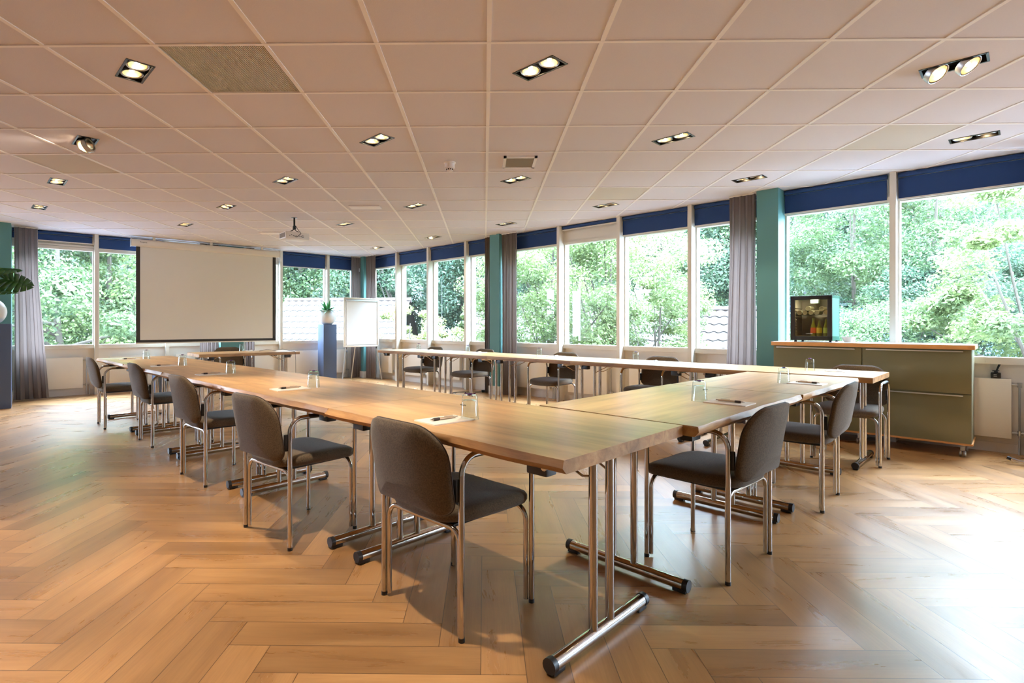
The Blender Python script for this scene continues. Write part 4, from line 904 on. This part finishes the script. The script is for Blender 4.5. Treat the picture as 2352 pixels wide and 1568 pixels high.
# ------------------------------------------------------------------ outdoors
m = MB(); m.b2((-70, 4, -3.3), (70, 110, -3.0)); struct(m.build('ground', M['grass'], smooth=0))
def tint_attr(me, cols):
    ca = me.color_attributes.new('tint', 'FLOAT_COLOR', 'CORNER'); ca.data.foreach_set('color', np.asarray(cols, dtype=np.float32).ravel())
def outdoor(px, d): x = (px - PCX) / FPX * d; return x * math.cos(YAW) + d * math.sin(YAW), d * math.cos(YAW) - x * math.sin(YAW)
PALES = {'pale': ((.165, .215, .075), (.070, .108, .040)), 'mid': ((.105, .155, .058), (.031, .066, .028)), 'dark': ((.062, .105, .055), (.016, .040, .024)), 'yellow': ((.20, .22, .065), (.10, .14, .045))}
def tree(name, label, px, d, zc, rx, rz_, n, leaf, pal, cat='tree', group='trees outside the windows', ncl=70, cz=.35, stems=7, base=-3):
    x, y = outdoor(px, d); t = root(name, label, cat, (x, y, base), 0, group); zc = zc - base
    cl = rng.normal(size=(ncl, 3)); cl /= np.linalg.norm(cl, axis=1)[:, None]; cl *= (rng.uniform(.35, 1, ncl) ** .6)[:, None]; cl *= (rx, rx, rz_); cl += (0, 0, zc)
    cs = rng.uniform(.55, 1.2, ncl) * rx * .26
    n = int(n * (1.8 if 'distant' in name else 3.8)); leaf *= .76 if 'distant' in name else .52; idx = rng.integers(0, ncl, n); dv = rng.normal(size=(n, 3)); dv /= np.linalg.norm(dv, axis=1)[:, None]; rad = rng.uniform(.2, 1, n) ** .5
    c = cl[idx] + dv * (cs[idx] * rad)[:, None] * (1, 1, .6)
    nr = dv * .5 + rng.normal(size=(n, 3)) * .55 + (0, 0, .7); nr /= np.linalg.norm(nr, axis=1)[:, None]
    a = rng.normal(size=(n, 3)); a -= (a * nr).sum(1)[:, None] * nr; a /= np.linalg.norm(a, axis=1)[:, None]; b = np.cross(nr, a)
    sz = leaf * rng.uniform(.6, 1.3, n)[:, None]
    v = np.stack([c - a * sz * .5, c + b * sz * .24 + a * sz * .05, c + a * sz * .5, c - b * sz * .24 + a * sz * .05], 1).reshape(-1, 3)
    me = bpy.data.meshes.new('foliage'); me.vertices.add(4 * n); me.vertices.foreach_set('co', v.astype(np.float32).ravel())
    me.loops.add(4 * n); me.loops.foreach_set('vertex_index', np.arange(4 * n, dtype=np.int32)); me.polygons.add(n)
    me.polygons.foreach_set('loop_start', np.arange(0, 4 * n, 4, dtype=np.int32)); me.update(calc_edges=True)
    hi, lo = (np.array(q) for q in PALES[pal]); f = np.clip(rng.normal(.5, .22, n) + (rng.normal(0, .2, ncl))[idx], 0, 1)[:, None]
    col = lo + (hi - lo) * f; col = np.concatenate([col, np.ones((n, 1))], 1); tint_attr(me, np.repeat(col, 4, 0)); me.materials.append(M['leaf'])
    o = bpy.data.objects.new('foliage', me); COL.objects.link(o); o.parent = t
    m = MB(); th = max(.04, rx * .026)
    if stems:
        top = zc - rz_ * .3; m.tube([(0, 0, 0), (.05 * rx, .02 * rx, top * .5), (0, 0, top), (.05, .0, zc + rz_ * .5)], th, 8, rs=[th * 1.3, th, th * .8, th * .3])
        for k in range(stems):
            q = cl[rng.integers(0, ncl)]; s = Vector((0, 0, top * rng.uniform(.55, 1))); e = Vector(q); mid = s.lerp(e, .5) + Vector((0, 0, -.08 * rx)); m.tube([s, mid, e], th * .4, 6, rs=[th * .55, th * .35, th * .12])
        m.build('trunk', M['bark'], t)
T = tree
T('leafy_tree', 'bright green tree seen in the far left window', 130, 16, 2.6, 4.2, 4.0, 15000, .26, 'mid')
T('leafy_tree', 'pale green tree left of the projection screen', 250, 19, 3.2, 4.2, 4.4, 14000, .28, 'pale')
T('leafy_tree', 'tree directly behind the projection screen', 430, 24, 3.5, 5, 5, 7000, .36, 'mid')
T('leafy_tree', 'rounded dark tree above the pale roof right of the screen', 690, 29, 5.4, 6.0, 4.6, 15000, .34, 'mid')
T('leafy_tree', 'dark tree behind the corner pillar', 830, 32, 5.2, 6, 5.5, 12000, .36, 'dark')
T('leafy_shrub', 'light shrub in front of the pale roof by the corner plinth', 715, 13.9, .1, 1.2, .8, 1800, .13, 'pale', cat='shrub', ncl=14)
T('leafy_tree', 'tall dark tree seen between the corner and the second post', 930, 25, 4.8, 4.4, 4.8, 12000, .28, 'dark')
T('leafy_tree', 'tall dark teal tree seen left of the middle pillar', 1060, 27, 5.4, 5, 5.4, 13000, .30, 'dark')
T('leafy_shrub', 'young yellow-green shrub outside the windows near the corner', 938, 14.2, .4, 1.15, 1.6, 3800, .13, 'yellow', cat='shrub', ncl=34)
T('leafy_shrub', 'young light shrub outside the third window from the corner', 1010, 13.2, .1, .9, 1.4, 2400, .13, 'yellow', cat='shrub', ncl=24)
T('leafy_shrub', 'light bush just left of the middle pillar', 1130, 12.2, 1.2, .9, 1.0, 2500, .12, 'pale', cat='shrub', ncl=24)
T('leafy_tree', 'broad pale bush filling the window right of the middle pillar', 1265, 11.2, 1.7, 1.9, 2.1, 13000, .12, 'pale', ncl=90, stems=16)
T('leafy_tree', 'pale spreading tree seen through the rolled-up blind window', 1400, 11.0, 1.9, 1.9, 2.0, 13000, .12, 'pale', ncl=90, stems=16)
T('leafy_tree', 'pale bush against the tiled roof', 1512, 10.6, .95, 1.1, 1.35, 6500, .11, 'pale', ncl=55, stems=10)
T('leafy_tree', 'tall green tree behind the tiled roof', 1520, 22, 5.2, 4.0, 4.2, 15000, .24, 'mid')
T('leafy_tree', 'tall open tree above the tiled roof beside the curtain', 1690, 21, 4.4, 3.6, 4.6, 12000, .22, 'dark')
T('leafy_tree', 'greyish green tree behind the mini fridge window', 1850, 20, 4.6, 3.2, 3.4, 9000, .24, 'dark')
T('leafy_tree', 'slender green tree left of the post above the sideboard', 1960, 11.5, 3.3, 1.7, 2.9, 12000, .13, 'mid', ncl=80)
T('leafy_tree', 'many-stemmed tree right of the post above the sideboard', 2130, 10.6, 3.2, 1.9, 3.1, 13000, .12, 'mid', ncl=80, stems=14)
T('leafy_tree', 'dense dark bush low outside the window above the sideboard', 2020, 9.0, .55, 1.7, 1.0, 11000, .10, 'mid', ncl=80)
T('leafy_tree', 'dense dark shrub at the right outside the last window', 2235, 9.0, 1.3, 1.5, 1.5, 11000, .10, 'dark', ncl=80)
T('leafy_tree', 'ash tree with long pale branches at the right border', 2370, 6.9, 1.7, 1.25, 1.7, 9000, .12, 'pale', ncl=60, stems=14)
for px, l in ((2060, 'tall dark tree behind the slender tree above the sideboard'), (1800, 'tall dark tree left of the mini fridge window, behind the pillar')): T('leafy_tree', l, px, 17.5, 5.2, 3.6, 5.6, 11000, .22, 'dark', ncl=110)
for px, d in ((2900, 9), (3500, 8), (4300, 7)): T('leafy_tree', 'unseen tree added beyond the right border to block sky glare on the floor', px, d, 2.2, 2.4, 2.8, 8000, .2, 'mid', ncl=80)  # unseen trees, put in to keep the open sky from glaring on the floor
k_ = 0
LB = ['backdrop tree behind the far left window', 'backdrop tree left of the screen', 'backdrop tree behind the screen', 'backdrop tree above the pale roof', 'backdrop tree behind the corner', 'backdrop tree left of the middle pillar', 'backdrop tree right of the middle pillar', 'backdrop tree behind the rolled-up blind window', 'backdrop tree above the clay roof ridge', 'backdrop tree behind the cabinet pillar', 'backdrop tree above the mini fridge', 'backdrop tree behind the right-hand window', 'backdrop tree at the right border']
for px, l in zip((60, 230, 420, 620, 800, 980, 1160, 1330, 1500, 1680, 1850, 2080, 2330), LB):
    k_ += 1; T('distant_tree', 'tall dark ' + l, px, 34 + 3 * (k_ % 2), 5.5 + 1.5 * (k_ % 3), 5.8, 8.5, 10000, .5, 'dark', ncl=80, stems=3)

def tiled_roof(name, label, o_, deg, ln, slope_len, pitch, zr, col_lo, col_hi, mt, wave=.24, rowl=.32, walls=None, amp=.022, fine=6):
    t = root(name, label, 'building', (o_[0], o_[1], -3), R(deg), 'buildings outside'); zr += 3
    # ridge runs along local +x, roof falls towards -y
    cp, sp = math.cos(R(pitch)), math.sin(R(pitch)); nx = int(ln / wave) * fine; rows = int(slope_len / rowl); vs = []; fs = []; cols = []
    for r_ in range(rows):
        for e in (0, 1):
            dd = r_ * rowl + e * rowl * 1.05; lift = .012 + (.022 if e else 0)
            for i in range(nx + 1):
                x = ln * i / nx; h = amp * math.sin(2 * PI * i / fine) + lift; vs.append((x, -dd * cp - h * sp, zr - dd * sp + h * cp))
    n = nx + 1
    for r_ in range(rows):
        cc = [rng.uniform(0, 1) for _ in range(nx // fine + 1)]
        for i in range(nx):
            a = (r_ * 2) * n + i; fs.append((a, a + n, a + n + 1, a + 1)); f = cc[i // fine]; c = [col_lo[q_] + (col_hi[q_] - col_lo[q_]) * f for q_ in range(3)] + [1]; cols += [c] * 4
    m = MB(); m.add(vs, fs); o = m.build('roof', mt, t, smooth=60); tint_attr(o.data, cols)
    m = MB(); k = int(ln / .3)
    for i in range(k): m.tube([(i * ln / k, .02, zr + .0), ((i + 1.12) * ln / k, .02, zr + .0)], .09, 8, rs=[.085, .1])
    m.build('ridge', M['ridge'], t)
    yb = -slope_len * cp; m = MB(); m.b2((.15, yb + .3, 0), (ln - .15, yb + .45, zr - slope_len * sp - .02)); m.b2((.15, .0, 0), (ln - .15, -.12, zr - .15)); m.build('wall', walls or M['brick'], t, smooth=0)
    for x in (.15, ln - .27): m = MB(); m.layers([[(x, yb + .3, 0), (x, 0, 0), (x, 0, zr - .15), (x, yb + .3, zr - slope_len * sp - .1)], [(x + .12, yb + .3, 0), (x + .12, 0, 0), (x + .12, 0, zr - .15), (x + .12, yb + .3, zr - slope_len * sp - .1)]]); m.build('gable', walls or M['brick'], t, smooth=0)
    m = MB(); m.add([(0, 0, zr), (ln, 0, zr), (ln, slope_len * cp, zr - slope_len * sp), (0, slope_len * cp, zr - slope_len * sp)], [(0, 1, 2, 3), (3, 2, 1, 0)]); m.build('rear_roof', mt, t, smooth=0)
    return t
M['ridge'] = mat('clay_ridge', (.020, .011, .008, 1), .8, noise=8, var=.2)
x, y = outdoor(1070, 14.2); tiled_roof('tiled_house', 'low house with weathered orange clay pantile roof outside the long window wall', (x, y), 0, 7.6, 5.4, 38, 1.56, (.011, .0075, .0062), (.023, .0165, .0145), M['pantile'])
M['pale2'] = M['pale']
x, y = outdoor(655, 19.5); tiled_roof('pale_roof_house', 'house with bleached pale roof outside the windows by the corner', (x, y), -3, 4.6, 5.5, 38, 2.05, (.034, .031, .029), (.044, .041, .039), M['pantile'])
x, y = outdoor(1770, 18.5); tiled_roof('corrugated_shed', 'shed with white corrugated roof behind the mini fridge window', (x, y), -6, 7.2, 2.4, 26, 2.75, (.03, .033, .038), (.042, .046, .052), M['pantile'], walls=M['blueboard'], wave=.18, rowl=1.15, amp=.03)
m = MB(); x, y = outdoor(165, 12.8); m.b2((0, 0, 0), (4.5, .06, .7)); o = m.build('garden_bench', M['corr']); o.location = (x, y, -.35)
bpy.data.objects.remove(o)
